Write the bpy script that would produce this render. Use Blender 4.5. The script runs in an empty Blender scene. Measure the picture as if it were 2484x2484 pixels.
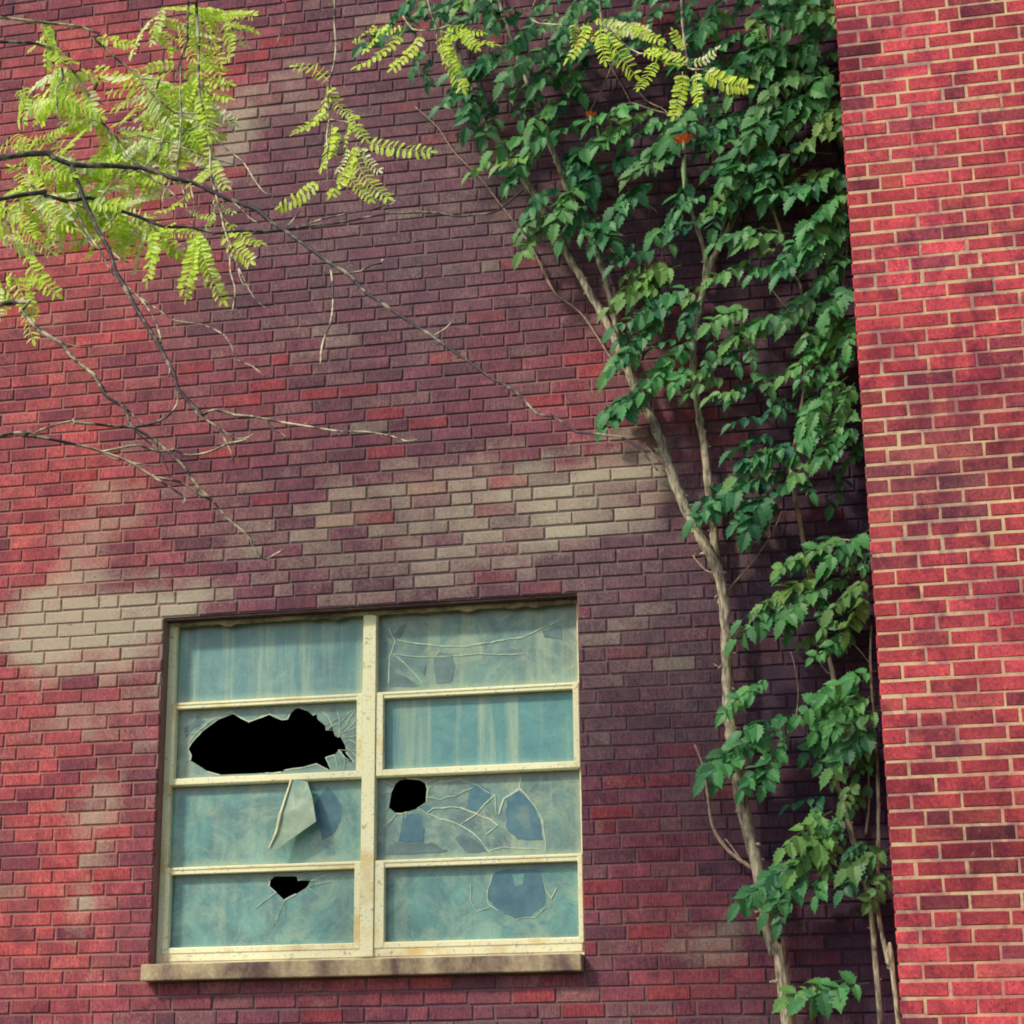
import bpy, math, random
import numpy as np
from mathutils import Vector, Matrix, noise
from mathutils.geometry import tessellate_polygon
random.seed(7); rng=np.random.default_rng(7)
sc=bpy.context.scene
COL=sc.collection
H=1.6                                  # eye height of the photographer
FPX=4751.0; CAMY=-8.912
RM=np.array([[0.9791398207625692,0.2029212129175281,-0.010401574165631092],
[0.06826739554441029,-0.28032597155925926,0.9574742358804963],
[-0.1913760018984275,0.9382112400825568,0.28833122425421853]])
def P(px,py,y=0.0):
    """point seen at photo pixel (2484 scale) on the vertical plane at depth y"""
    d=RM.T@np.array([(px-1242)/FPX,-(py-1242)/FPX,1.0]); t=(y-CAMY)/d[1]
    return Vector((t*d[0],y,t*d[2]+H))
K=2484/1932
def Q(x,y,Y=0.0): return P(x*K,y*K,Y)
def pix(X,Y,Z):
    d=RM@np.array([X,Y-CAMY,Z-H]); return (1242+FPX*d[0]/d[2])/K,(1242-FPX*d[1]/d[2])/K
CO=.0677                                # one brick course
# ------------------------------------------------------------------ helpers
def tag(o,label=None,cat=None,group=None,kind=None):
    if label:o['label']=label
    if cat:o['category']=cat
    if group:o['group']=group
    if kind:o['kind']=kind
    return o
def empty(name,loc=(0,0,0)):
    o=bpy.data.objects.new(name,None); o.location=loc; COL.objects.link(o); o.empty_display_size=.2; return o
class MB:
    def __init__(s): s.v=[];s.f=[];s.m=[];s.c=[]
    def add(s,vs,fs,m=0,c=None):
        b=len(s.v); s.v.extend([tuple(v) for v in vs])
        for f in fs: s.f.append(tuple(b+i for i in f)); s.m.append(m); s.c.append(c if c else (1,1,1,1))
    def box(s,a,b,m=0,c=None):
        x0,y0,z0=a;x1,y1,z1=b
        s.add([(x0,y0,z0),(x1,y0,z0),(x1,y1,z0),(x0,y1,z0),(x0,y0,z1),(x1,y0,z1),(x1,y1,z1),(x0,y1,z1)],
              [(0,1,5,4),(1,2,6,5),(2,3,7,6),(3,0,4,7),(4,5,6,7),(3,2,1,0)],m,c)
    def build(s,name,mats,parent=None,smooth=False,org=(0,0,0),bevel=0):
        me=bpy.data.meshes.new(name); ox,oy,oz=org
        me.from_pydata([(x-ox,y-oy,z-oz) for x,y,z in s.v],[],s.f)
        if not isinstance(mats,(list,tuple)): mats=[mats]
        for m in mats: me.materials.append(m)
        me.polygons.foreach_set('material_index',s.m)
        if smooth: me.polygons.foreach_set('use_smooth',[True]*len(s.f))
        a=me.attributes.new('tone','FLOAT_COLOR','FACE'); a.data.foreach_set('color',np.array(s.c,dtype=np.float32).ravel())
        me.update()
        o=bpy.data.objects.new(name,me); COL.objects.link(o)
        if parent: o.parent=parent; o.location=Vector(org)-parent.location
        else: o.location=org
        if bevel:
            b=o.modifiers.new('b','BEVEL'); b.width=bevel; b.segments=2; b.limit_method='ANGLE'
        return o
def smoothline(pts,rad,sub=4):
    pts=[Vector(p) for p in pts]; out=[];r=[]
    n=len(pts)
    for i in range(n-1):
        p0=pts[max(i-1,0)];p1=pts[i];p2=pts[i+1];p3=pts[min(i+2,n-1)]
        for k in range(sub):
            t=k/sub; t2=t*t;t3=t2*t
            out.append(.5*((2*p1)+(p2-p0)*t+(2*p0-5*p1+4*p2-p3)*t2+(3*p1-p0-3*p2+p3)*t3)); r.append(rad[i]*(1-t)+rad[i+1]*t)
    out.append(pts[-1]); r.append(rad[-1]); return out,r
def tube(mb,pts,rad,sides=7,m=0,c=None,sub=4,rough=0.12,seed=0.):
    pts,rad=smoothline(pts,rad,sub)
    n=len(pts); vs=[];fs=[]
    up=Vector((.3,-.8,.5)).normalized()
    for i in range(n):
        t=(pts[min(i+1,n-1)]-pts[max(i-1,0)])
        if t.length<1e-7: t=Vector((0,0,1))
        t.normalize(); a=t.cross(up)
        if a.length<.05: a=t.cross(Vector((1,0,0)))
        a.normalize(); b=t.cross(a)
        for k in range(sides):
            an=2*math.pi*k/sides
            rr=rad[i]*(1+rough*noise.noise(Vector((pts[i].x*25+k*1.7,pts[i].z*25,k+seed)))*2)
            vs.append(pts[i]+(a*math.cos(an)+b*math.sin(an))*rr)
    for i in range(n-1):
        for k in range(sides):
            k2=(k+1)%sides; fs.append((i*sides+k,i*sides+k2,(i+1)*sides+k2,(i+1)*sides+k))
    fs.append(tuple(range(sides))[::-1]); fs.append(tuple((n-1)*sides+k for k in range(sides)))
    mb.add(vs,fs,m,c)
# ------------------------------------------------------------------ materials
def new(name):
    m=bpy.data.materials.new(name); m.use_nodes=True; nt=m.node_tree; nt.nodes.clear()
    o=nt.nodes.new('ShaderNodeOutputMaterial'); b=nt.nodes.new('ShaderNodeBsdfPrincipled'); nt.links.new(b.outputs[0],o.inputs[0]); return m,nt,b,o
class N:
    def __init__(s,nt): s.nt=nt
    def n(s,t,**k):
        x=s.nt.nodes.new(t)
        for a,b in k.items(): setattr(x,a,b)
        return x
    def l(s,a,b): s.nt.links.new(a,b)
    def noise(s,vec,scale,detail=4,rough=.6,dist=0):
        x=s.n('ShaderNodeTexNoise'); x.inputs['Scale'].default_value=scale; x.inputs['Detail'].default_value=detail; x.inputs['Roughness'].default_value=rough; x.inputs['Distortion'].default_value=dist
        s.l(vec,x.inputs['Vector']); return x.outputs['Fac']
    def map(s,vec,sc=(1,1,1),loc=(0,0,0)):
        x=s.n('ShaderNodeMapping'); x.inputs['Scale'].default_value=sc; x.inputs['Location'].default_value=loc; s.l(vec,x.inputs['Vector']); return x.outputs[0]
    def ramp(s,f,a,b,c0=(0,0,0,1),c1=(1,1,1,1)):
        x=s.n('ShaderNodeValToRGB'); x.color_ramp.elements[0].position=a; x.color_ramp.elements[1].position=b
        x.color_ramp.elements[0].color=c0; x.color_ramp.elements[1].color=c1; s.l(f,x.inputs[0]); return x.outputs[0]
    def mix(s,f,a,b,mode='MIX'):
        x=s.n('ShaderNodeMix',data_type='RGBA',blend_type=mode)
        for sock,v in ((x.inputs[0],f),(x.inputs[6],a),(x.inputs[7],b)):
            if hasattr(v,'is_output') or isinstance(v,bpy.types.NodeSocket): s.l(v,sock)
            else: sock.default_value=v if not isinstance(v,tuple) or len(v)==4 else (*v,1)
        return x.outputs[2]
    def math(s,op,a,b):
        x=s.n('ShaderNodeMath',operation=op)
        for sock,v in ((x.inputs[0],a),(x.inputs[1],b)):
            if isinstance(v,bpy.types.NodeSocket): s.l(v,sock)
            else: sock.default_value=v
        return x.outputs[0]
    def bump(s,h,strength,dist,prev=None):
        x=s.n('ShaderNodeBump'); x.inputs['Strength'].default_value=strength; x.inputs['Distance'].default_value=dist; s.l(h,x.inputs['Height'])
        if prev: s.l(prev,x.inputs['Normal'])
        return x.outputs[0]
PALE=[(820,900,300,40,.30),(1090,930,150,55,.42),(620,1000,260,60,.22),(980,1010,260,50,.25),(170,1185,160,50,.5),(150,1250,130,60,.28),(300,1130,160,40,.15),(230,950,60,40,.22),(150,1080,60,90,.3),(150,1370,120,25,.2),
 (180,1540,60,45,.32),(160,1680,35,50,.3),(420,235,40,60,.30),(430,320,60,50,.2),(690,1090,300,40,.18),(1200,860,60,45,.3),(60,1180,60,60,.2),(1330,1870,80,40,.1),(1530,1660,60,30,.1),(590,640,60,30,.1),(560,170,80,50,.12)]
GREY=[(1230,1230,190,150,.95),(1120,1090,220,100,.6),(850,1040,420,120,.6),(900,300,420,280,.75),(700,520,350,140,.5),(1000,1400,800,60,.3),(300,1450,60,160,.3),(1500,900,200,1000,.55)]
RED=[(110,950,190,420,.9),(90,1650,180,330,1.),(150,420,200,200,.9),(230,120,250,120,1.0),(1130,720,180,160,.35),(1250,1700,140,130,.45),(700,1860,500,50,.5),(450,800,180,140,.25),(1370,1850,140,60,.5)]
PALE2=[(830,905,210,55,.55),(1100,930,150,70,.85),(620,1000,220,50,.5),(980,1010,220,45,.5),(190,1185,170,60,1.05),(130,1270,130,60,.5),(300,1130,120,40,.4),(230,950,60,60,.5),(150,1080,60,100,.6),(170,1380,110,40,.4),(330,1300,60,160,.25),
 (180,1530,60,60,.75),(155,1690,40,60,.8),(440,240,60,70,.8),(440,330,70,60,.4),(690,1090,300,45,.4),(1200,860,60,45,.6),(60,1180,70,70,.6),(1250,1230,150,110,.22),(590,640,70,30,.35),(560,170,90,50,.4),(1400,1740,100,40,.3),(300,450,90,40,.2),(1330,1790,60,40,.4)]
def stain_shade(g,tc,lst):
    """sum of soft-edged patches fixed on the wall"""
    tot=None; warp=g.n('ShaderNodeTexNoise'); warp.inputs['Scale'].default_value=5; warp.inputs['Detail'].default_value=4; g.l(tc,warp.inputs['Vector'])
    ad=g.n('ShaderNodeVectorMath',operation='SCALE'); g.l(warp.outputs['Color'],ad.inputs[0]); ad.inputs['Scale'].default_value=.22
    a2=g.n('ShaderNodeVectorMath',operation='ADD'); g.l(tc,a2.inputs[0]); g.l(ad.outputs[0],a2.inputs[1]); v=a2.outputs[0]
    for cx,cy,rx,ry,w in lst:
        p=Q(cx,cy,0); ax=rx*.00262*1.5; az=ry*.00275*1.5
        mp=g.n('ShaderNodeMapping'); mp.inputs['Scale'].default_value=(1/ax,0,1/az); mp.inputs['Location'].default_value=(-(p.x+.11)/ax,0,-(p.z+.11)/az); g.l(v,mp.inputs['Vector'])
        ln=g.n('ShaderNodeVectorMath',operation='LENGTH'); g.l(mp.outputs[0],ln.inputs[0])
        mr=g.n('ShaderNodeMapRange',interpolation_type='SMOOTHSTEP'); g.l(ln.outputs['Value'],mr.inputs['Value'])
        mr.inputs['From Min'].default_value=0; mr.inputs['From Max'].default_value=1.25; mr.inputs['To Min'].default_value=w; mr.inputs['To Max'].default_value=0
        tot=mr.outputs[0] if tot is None else g.math('ADD',tot,mr.outputs[0])
    return tot
def soot(g,tc,c):
    """dark weather patches that run over brick and joint alike"""
    a=g.noise(g.map(tc,(1,1,.8)),3.1,6,.72,.4); b=g.noise(g.map(tc,(1,1,.8),(7,0,3)),9,4,.7)
    c=g.mix(g.math('MULTIPLY',g.ramp(a,.50,.57),.8),c,g.mix(1.,c,(.55,.5,.72,1),'MULTIPLY'))
    c=g.mix(g.math('MULTIPLY',g.ramp(b,.57,.66),.55),c,g.mix(1.,c,(.5,.45,.65,1),'MULTIPLY'))
    return g.mix(g.math('MULTIPLY',g.ramp(a,.30,.42,(1,1,1,1),(0,0,0,1)),.6),c,g.mix(1.,c,(1.5,1.55,1.4,1),'MULTIPLY'))
def brick_mat(name,stripe,speck):
    """fired-clay face: colour of each brick in 'tone' rgb, share of lime bloom in alpha"""
    m,nt,b,o=new(name); g=N(nt)
    tc=g.n('ShaderNodeTexCoord').outputs['Object']
    at=g.n('ShaderNodeAttribute',attribute_name='tone')
    col=at.outputs['Color']; al=at.outputs['Alpha']
    n1=g.noise(tc,9,5,.7); n2=g.noise(tc,70,4,.75); n3=g.noise(g.map(tc,(1,1,.12)),150,3,.7); n4=g.noise(tc,2.2,4,.6)
    n5=g.noise(tc,330,2,.8)
    c=g.mix(1.0,col,g.ramp(n2,.28,.75,(.55,.52,.6,1),(1.45,1.4,1.35,1)),'MULTIPLY')
    c=g.mix(.75,c,g.ramp(n5,.3,.7,(.62,.6,.66,1),(1.38,1.4,1.36,1)),'MULTIPLY')
    c=g.mix(stripe,c,g.ramp(n3,.35,.65,(.6,.55,.62,1),(1.35,1.4,1.35,1)),'MULTIPLY')
    c=g.mix(.8,c,g.ramp(n1,.3,.7,(.52,.50,.66,1),(1.42,1.38,1.28,1)),'MULTIPLY')
    # soot and rain dirt in loose clouds
    c=g.mix(g.math('MULTIPLY',g.ramp(n4,.46,.66),.5*stripe),c,(.12,.065,.085,1))
    # lime bloom, uneven inside each brick
    if name=='old_brick':
        n6=g.noise(tc,5.5,6,.75)
        st=stain_shade(g,tc,PALE2)
        v=g.math('ADD',g.math('MULTIPLY',st,1.0),g.math('ADD',g.math('MULTIPLY',n2,.5),g.math('ADD',g.math('MULTIPLY',al,.62),g.math('MULTIPLY',n6,1.15))))
        c=g.mix(g.math('MULTIPLY',g.ramp(g.math('MULTIPLY',v,.42),.56,.92),.85),c,g.mix(n2,(.30,.26,.20,1),(.60,.54,.40,1)))
    else: c=soot(g,tc,c)
    n7=g.noise(tc,23,6,.8,.8)
    c=g.mix(g.math('MULTIPLY',g.ramp(n7,.60,.72),.55),c,g.mix(stripe,(.55,.33,.22,1),(.20,.13,.15,1)))
    # dark iron specks
    c=g.mix(g.ramp(g.noise(tc,95,1,.5),.69,.74),c,(.05,.025,.035,1)) if speck else c
    nt.links.new(c,b.inputs['Base Color']); b.inputs['Roughness'].default_value=.9; b.inputs['Specular IOR Level'].default_value=.25
    h=g.bump(n2,.5,.004); h=g.bump(n3,.4*stripe+.1,.004,h); h=g.bump(n5,.35,.002,h); nt.links.new(h,b.inputs['Normal'])
    return m
def mortar_mat(name,c0,c1,dirt,dcol):
    m,nt,b,o=new(name); g=N(nt); tc=g.n('ShaderNodeTexCoord').outputs['Object']
    n1=g.noise(tc,120,4,.7); n2=g.noise(tc,1.6,5,.6); n3=g.noise(tc,14,3,.6)
    c=g.mix(n1,c0,c1); c=g.mix(g.ramp(g.math('ADD',g.math('MULTIPLY',n2,.7),g.math('MULTIPLY',n3,.3)),.5-dirt*.3,.62-dirt*.1),c,dcol)
    if name=='light_mortar': c=soot(g,tc,c)
    else:
        red=stain_shade(g,tc,[(110,950,230,480,.8),(90,1650,220,330,.9),(150,350,240,300,.9),(1130,720,180,160,.5),(1250,1700,140,130,.4)])
        c=g.mix(g.math('MINIMUM',red,.75),c,(.46,.21,.17,1))
        dk=stain_shade(g,tc,[(1520,300,260,420,1.),(1530,800,170,420,1.),(1560,1300,160,420,1.),(1570,1700,140,300,1.),(1250,200,200,140,.6)])  # dk: shade behind the vine and in the corner, painted into the mortar
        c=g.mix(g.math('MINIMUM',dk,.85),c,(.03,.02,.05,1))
        st=stain_shade(g,tc,PALE2); v=g.math('ADD',st,g.math('MULTIPLY',n3,.6)); c=g.mix(g.math('MULTIPLY',g.ramp(g.math('MULTIPLY',v,.6),.3,1.),.55),c,(.42,.37,.30,1))
    nt.links.new(c,b.inputs['Base Color']); b.inputs['Roughness'].default_value=.95; b.inputs['Specular IOR Level'].default_value=.15
    nt.links.new(g.bump(n1,.7,.005),b.inputs['Normal']); return m
M_brick=brick_mat('old_brick',.8,True); M_brick2=brick_mat('wing_brick',.25,True)
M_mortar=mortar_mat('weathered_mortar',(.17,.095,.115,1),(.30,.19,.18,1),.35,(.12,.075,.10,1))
M_mortar2=mortar_mat('light_mortar',(.50,.33,.20,1),(.84,.64,.38,1),.2,(.48,.22,.18,1))
def simple(name,c0,c1,scale=20,rough=.6,bs=.3,sc3=(1,1,1),a=.35,b_=.65,spec=.4,bd=.003):
    m,nt,b,o=new(name); g=N(nt); tc=g.n('ShaderNodeTexCoord').outputs['Object']
    n=g.noise(g.map(tc,sc3),scale,5,.65); nt.links.new(g.mix(g.ramp(n,a,b_),c0,c1),b.inputs['Base Color'])
    b.inputs['Roughness'].default_value=rough; b.inputs['Specular IOR Level'].default_value=spec
    nt.links.new(g.bump(n,bs,bd),b.inputs['Normal']); return m
M_dark=simple('dark_room',(.16,.11,.34,1),(.2,.14,.40,1),3,.95,.1,spec=.0)
M_lintel=simple('rusted_lintel',(.035,.018,.025,1),(.10,.05,.05,1),25,.85,.5)
M_bark=simple('vine_bark',(.13,.11,.09,1),(.54,.46,.33,1),60,.9,1.0,(1,1,.25),.38,.62,.2,.006)
M_stemthin=simple('vine_tendril',(.22,.15,.12,1),(.45,.33,.25,1),60,.85,.6,spec=.2)
M_twig=simple('locust_twig',(.035,.024,.03,1),(.62,.54,.34,1),16,.6,.6,(1,1,1),.44,.6,.5)  # cream mottles paint lit highlights into the dark twig colour
M_limb=simple('locust_limb',(.035,.024,.03,1),(.40,.34,.24,1),14,.7,.7,(1,1,1),.5,.72,.4)  # sparser cream mottles, lit highlights painted on the dark limb
M_trunk=simple('locust_bark',(.05,.04,.03,1),(.16,.13,.10,1),14,.9,1.0,(1,1,.2),bd=.03)
# painted steel frame with chips and rust
def paint():
    m,nt,b,o=new('cream_paint'); g=N(nt); tc=g.n('ShaderNodeTexCoord').outputs['Object']
    n1=g.noise(tc,9,5,.7); n2=g.noise(tc,70,4,.7); n3=g.noise(g.map(tc,(1,1,1),(3,1,7)),3.5,4,.6)
    c=g.mix(n1,(.82,.78,.46,1),(.93,.89,.60,1)); c=g.mix(g.math('MULTIPLY',g.ramp(n3,.54,.66),.8),c,(.70,.48,.14,1))
    c=g.mix(g.ramp(n2,.59,.64),c,(.50,.49,.55,1)); c=g.mix(g.math('MULTIPLY',g.ramp(g.noise(tc,26,4,.7),.6,.68),.6),c,(.33,.15,.07,1))
    nt.links.new(c,b.inputs['Base Color']); b.inputs['Roughness'].default_value=.6; nt.links.new(g.bump(n2,.4,.002),b.inputs['Normal']); return m
M_paint=paint()
def stone():
    m,nt,b,o=new('sill_stone'); g=N(nt); tc=g.n('ShaderNodeTexCoord').outputs['Object']
    n1=g.noise(g.map(tc,(1,1,.6)),6,5,.65); n2=g.noise(tc,60,4,.7)
    c=g.mix(g.ramp(n1,.36,.62),(.17,.105,.09,1),(.60,.48,.28,1)); c=g.mix(g.ramp(n2,.3,.7),g.mix(1.,c,(.7,.66,.7,1),'MULTIPLY'),c)
    nt.links.new(c,b.inputs['Base Color']); b.inputs['Roughness'].default_value=.9; nt.links.new(g.bump(n2,.6,.005),b.inputs['Normal']); return m
M_sill=stone()
def glass(name,base,lo,hi,streak,seed,cloud=.5):
    """old wired/painted pane: teal coating, vertical runs, dust at the lower edge"""
    m,nt,b,o=new(name); g=N(nt); tc=g.n('ShaderNodeTexCoord').outputs['Object']
    v=g.map(tc,(1,1,1),(seed,0,seed*.7)); n1=g.noise(g.map(v,(1,1,.06)),13,4,.6); n2=g.noise(v,6,5,.65,.6); n3=g.noise(v,110,3,.8)
    c=g.mix(g.ramp(n2,.3,.72),lo,base)
    c=g.mix(g.math('MULTIPLY',g.ramp(n1,.5,.7),streak),c,hi)
    c=g.mix(g.math('MULTIPLY',g.ramp(g.noise(v,5.5,7,.78,1.2),.46,.68),cloud),c,hi)
    gen=g.n('ShaderNodeSeparateXYZ'); g.l(g.n('ShaderNodeTexCoord').outputs['Generated'],gen.inputs[0])
    edge=g.math('ADD',g.ramp(g.math('ADD',gen.outputs[2],g.math('MULTIPLY',n2,.12)),.06,.2,(1,1,1,1),(0,0,0,1)),g.math('MULTIPLY',g.ramp(gen.outputs[0],.955,1.),.7))
    c=g.mix(g.math('MULTIPLY',edge,.65),c,(.44,.50,.34,1))
    top=g.ramp(g.math('ADD',gen.outputs[2],g.math('MULTIPLY',n2,.1)),.92,1.03)
    c=g.mix(g.math('MULTIPLY',top,.55),c,(.16,.12,.10,1))
    c=g.mix(.5,c,g.ramp(n3,.3,.7,(.65,.68,.72,1),(1.4,1.4,1.35,1)),'MULTIPLY')
    nt.links.new(c,b.inputs['Base Color']); b.inputs['Roughness'].default_value=.3; b.inputs['Specular IOR Level'].default_value=.45
    nt.links.new(g.bump(n2,.15,.002),b.inputs['Normal']); return m
#TEAL=(.11,.33,.31,1)
panes_m=[glass('pane_glass_a',(.15,.33,.32,1),(.09,.20,.23,1),(.38,.47,.34,1),.85,0,.3),
 glass('pane_glass_b',(.20,.35,.30,1),(.09,.15,.17,1),(.42,.48,.33,1),.45,4,.7),
 glass('pane_glass_c',(.16,.39,.36,1),(.08,.17,.19,1),(.40,.50,.36,1),.25,9,.6),
 glass('pane_glass_d',(.13,.33,.33,1),(.08,.22,.25,1),(.38,.48,.34,1),.75,14,.25)]
M_bare=simple('bare_glass',(.06,.15,.21,1),(.11,.23,.27,1),12,.35,.1)
M_bare2=simple('bare_glass_dark',(.10,.155,.17,1),(.16,.26,.25,1),12,.35,.1)
M_crack=simple('crack_edge',(.36,.50,.40,1),(.66,.74,.55,1),18,.5,.2)
M_shard=simple('shard_glass',(.20,.34,.28,1),(.46,.54,.38,1),9,.4,.3)
def leafmat(name,c0,c1,c2,trans):
    m,nt,b,o=new(name); g=N(nt); at=g.n('ShaderNodeAttribute',attribute_name='tone'); tc=g.n('ShaderNodeTexCoord').outputs['Object']
    s=g.n('ShaderNodeSeparateColor'); g.l(at.outputs['Color'],s.inputs[0])
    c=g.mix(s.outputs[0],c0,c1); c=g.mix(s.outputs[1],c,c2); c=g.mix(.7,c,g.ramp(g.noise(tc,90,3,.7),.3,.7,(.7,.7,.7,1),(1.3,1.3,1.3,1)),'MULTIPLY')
    nt.links.new(c,b.inputs['Base Color']); b.inputs['Roughness'].default_value=.5; b.inputs['Specular IOR Level'].default_value=.35
    t=g.n('ShaderNodeBsdfTranslucent'); g.l(c,t.inputs[0]); mx=g.n('ShaderNodeMixShader'); mx.inputs[0].default_value=trans
    g.l(b.outputs[0],mx.inputs[1]); g.l(t.outputs[0],mx.inputs[2]); g.l(mx.outputs[0],o.inputs[0]); return m
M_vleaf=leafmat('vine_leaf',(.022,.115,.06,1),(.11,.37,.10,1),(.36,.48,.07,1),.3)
M_lleaf=leafmat('locust_leaf',(.46,.70,.05,1),(.80,.95,.13,1),(.95,.95,.74,1),.5)
M_orange=simple('orange_petal',(.80,.10,.04,1),(.95,.28,.10,1),30,.5,.1)
M_pod=simple('pod_skin',(.16,.27,.10,1),(.26,.38,.16,1),60,.6,.4)
M_deadleaf=simple('dead_leaf',(.50,.20,.04,1),(.65,.30,.08,1),30,.7,.2)
# ------------------------------------------------------------------ brickwork
def blob(x,y,cx,cy,rx,ry): return math.exp(-(((x-cx)/rx)**2+((y-cy)/ry)**2))
def wallcol(X,Z):
    x,y=pix(X,0,Z)
    pale=sum(w*blob(x,y,a,b,c,d) for a,b,c,d,w in PALE); grey=min(1,sum(w*blob(x,y,a,b,c,d) for a,b,c,d,w in GREY)); red=min(1,sum(w*blob(x,y,a,b,c,d) for a,b,c,d,w in RED))
    r=random.random(); k=random.random()
    base=np.array([.185,.068,.096])*(.8+.4*k)
    if r<.10: base=np.array([.27,.055,.068])
    elif r<.22: base=np.array([.125,.058,.078])
    elif r<.45: base=np.array([.19,.105,.115])
    hot=np.array([.56,.105,.10])*(.7+.45*k)
    if r<.22 and r>.10: hot=np.array([.32,.065,.085])
    base=base*(1-red*.85)+hot*red*.85
    gr=grey*(.45+.5*random.random())*(1-red)
    base=base*(1-gr)+np.array([.155,.105,.115])*gr
    # vine and corner shade painted into brick colour, with some vine grime, ragged outline
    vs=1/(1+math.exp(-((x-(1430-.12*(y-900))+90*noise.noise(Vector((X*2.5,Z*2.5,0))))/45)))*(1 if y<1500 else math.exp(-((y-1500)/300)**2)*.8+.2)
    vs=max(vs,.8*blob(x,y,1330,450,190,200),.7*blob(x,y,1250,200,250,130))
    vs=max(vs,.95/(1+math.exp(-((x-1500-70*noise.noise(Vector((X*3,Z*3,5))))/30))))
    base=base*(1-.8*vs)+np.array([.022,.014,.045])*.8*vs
    a=random.random()*(1-.9*vs)
    if random.random()<.04: a+=.35
    return (*base,a*.9)
def wingcol(X,Z):
    k=random.random(); r=random.random()
    base=np.array([.47,.064,.076])*(.82+.32*k)
    if r<.12: base=np.array([.27,.05,.065])
    elif r<.2: base=np.array([.46,.085,.08])
    x,y=pix(X,-.745,Z)
    n=noise.noise(Vector((X*2.2,Z*1.3,3)))+.6*noise.noise(Vector((X*6,Z*3,8)))
    base=base*(1+.55*n)
    w=.5*blob(x,y,1760,900,130,110)
    base=base*(1-w)+np.array([.22,.11,.11])*w
    return (*np.clip(base,.03,.8),.0)
def spans(u0,u1,row,first):
    """brick ends along one course; bond keyed to the corner at u0"""
    L=CO*3; hd=CO*1.5; j=.0
    t=row%6; out=[]; u=u0
    if t==4: seq=[L*.76]+[hd,L]*400
    elif t%2==1: seq=[hd]+[L]*400
    else: seq=[L]*400
    if not first: u=u0-((row*7919)%13)*.0157
    for s in seq:
        a=u;b=u+s; u=b
        if b<=u0+.01: continue
        if a>=u1-.01: break
        out.append((max(a,u0),min(b,u1)))
    return out
def field(mb,o,ua,na,u0,u1,rows,ztop,colf,gap,mort,bump_j,holes=(),first=True,m=0,flip=False):
    """o origin (x,y), ua direction of u in plan, na outward normal in plan"""
    for r in rows:
        z1=ztop-r*CO; z0=z1-CO
        if z1<=0.02: continue
        for a,b in spans(u0,u1,r,first):
            segs=[(a,b)]
            for (ha,hb,hz0,hz1) in holes:
                if z1>hz0+.004 and z0<hz1-.004:
                    ns=[]
                    for s,e in segs:
                        if e<=ha or s>=hb: ns.append((s,e))
                        else:
                            if s<ha-.012: ns.append((s,ha+gap/2))
                            if e>hb+.012: ns.append((hb-gap/2,e))
                    segs=ns
            for s,e in segs:
                g=gap/2; jx=lambda: random.uniform(-bump_j,bump_j)
                s2=s+g+jx()*.6; e2=e-g+jx()*.6; zb=z0+g+jx()*.7; zt=z1-g+jx()*.7
                d=random.uniform(-.0012,.0012); bv=random.uniform(.003,.006)
                def pt(u,z,out): return (o[0]+ua[0]*u+na[0]*out,o[1]+ua[1]*u+na[1]*out,z)
                tl=random.uniform(-.0008,.0008)
                q=[(s2,zb),(e2,zb),(e2,zt),(s2,zt)]
                q=[(u+jx()*.5,z+jx()*.5) for u,z in q]
                cu=(s2+e2)/2; cz=(zb+zt)/2
                vs=[pt(u+(bv if u<cu else -bv),z+(bv if z<cz else -bv),d+(tl if u<cu else -tl)) for u,z in q]
                vs+=[pt(u,z,d-bv) for u,z in q]+[pt(u,z,-.03) for u,z in q]
                fs=[(0,1,2,3)]+[(4+i,4+(i+1)%4,(i+1)%4,i) for i in range(4)]+[(8+i,8+(i+1)%4,4+(i+1)%4,4+i) for i in range(4)]
                if flip: fs=[f[::-1] for f in fs]
                X=o[0]+ua[0]*cu; mb.add(vs,fs,m,colf(X,cz))
bld=empty('brick_building',(-1.5,0,0))
tag(bld,'abandoned red brick building with a boarded-looking broken window and a projecting brick wing','building')
bld['label']='old red brick building with a broken cream-framed window and a projecting wing at right'
ZT=2.3169+H; ZB=.561+H; XL,XR=-3.589,-1.507; WTOP=ZT+55*CO
wall=MB()
rows=range(-55,65)
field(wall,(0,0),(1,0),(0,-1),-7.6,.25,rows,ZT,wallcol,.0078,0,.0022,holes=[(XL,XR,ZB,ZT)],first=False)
MO=.0065
# mortar body of the wall around the opening (butted boxes)
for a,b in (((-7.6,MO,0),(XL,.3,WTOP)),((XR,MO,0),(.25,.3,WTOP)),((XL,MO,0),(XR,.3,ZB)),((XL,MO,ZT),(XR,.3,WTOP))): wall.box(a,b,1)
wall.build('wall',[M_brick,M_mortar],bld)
XP=-.1166; WY=-.7447; Z0P=4.642+H
wing=MB()
field(wing,(XP,WY),(1,0),(0,-1),0,4.2,range(-41,100),Z0P-CO*0,wingcol,.0088,0,.0024,first=True)
field(wing,(XP+.0065,0),(0,-1),(-1,0),0.02,-WY-.022,range(-41,100),Z0P,wingcol,.0105,0,.0013,first=True,flip=True)
wing.box((XP+.0095,WY+.0028,0),(XP+4.2,-.001,Z0P+41*CO),1)
wing.build('wing_wall',[M_brick2,M_mortar2],bld)
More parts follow.
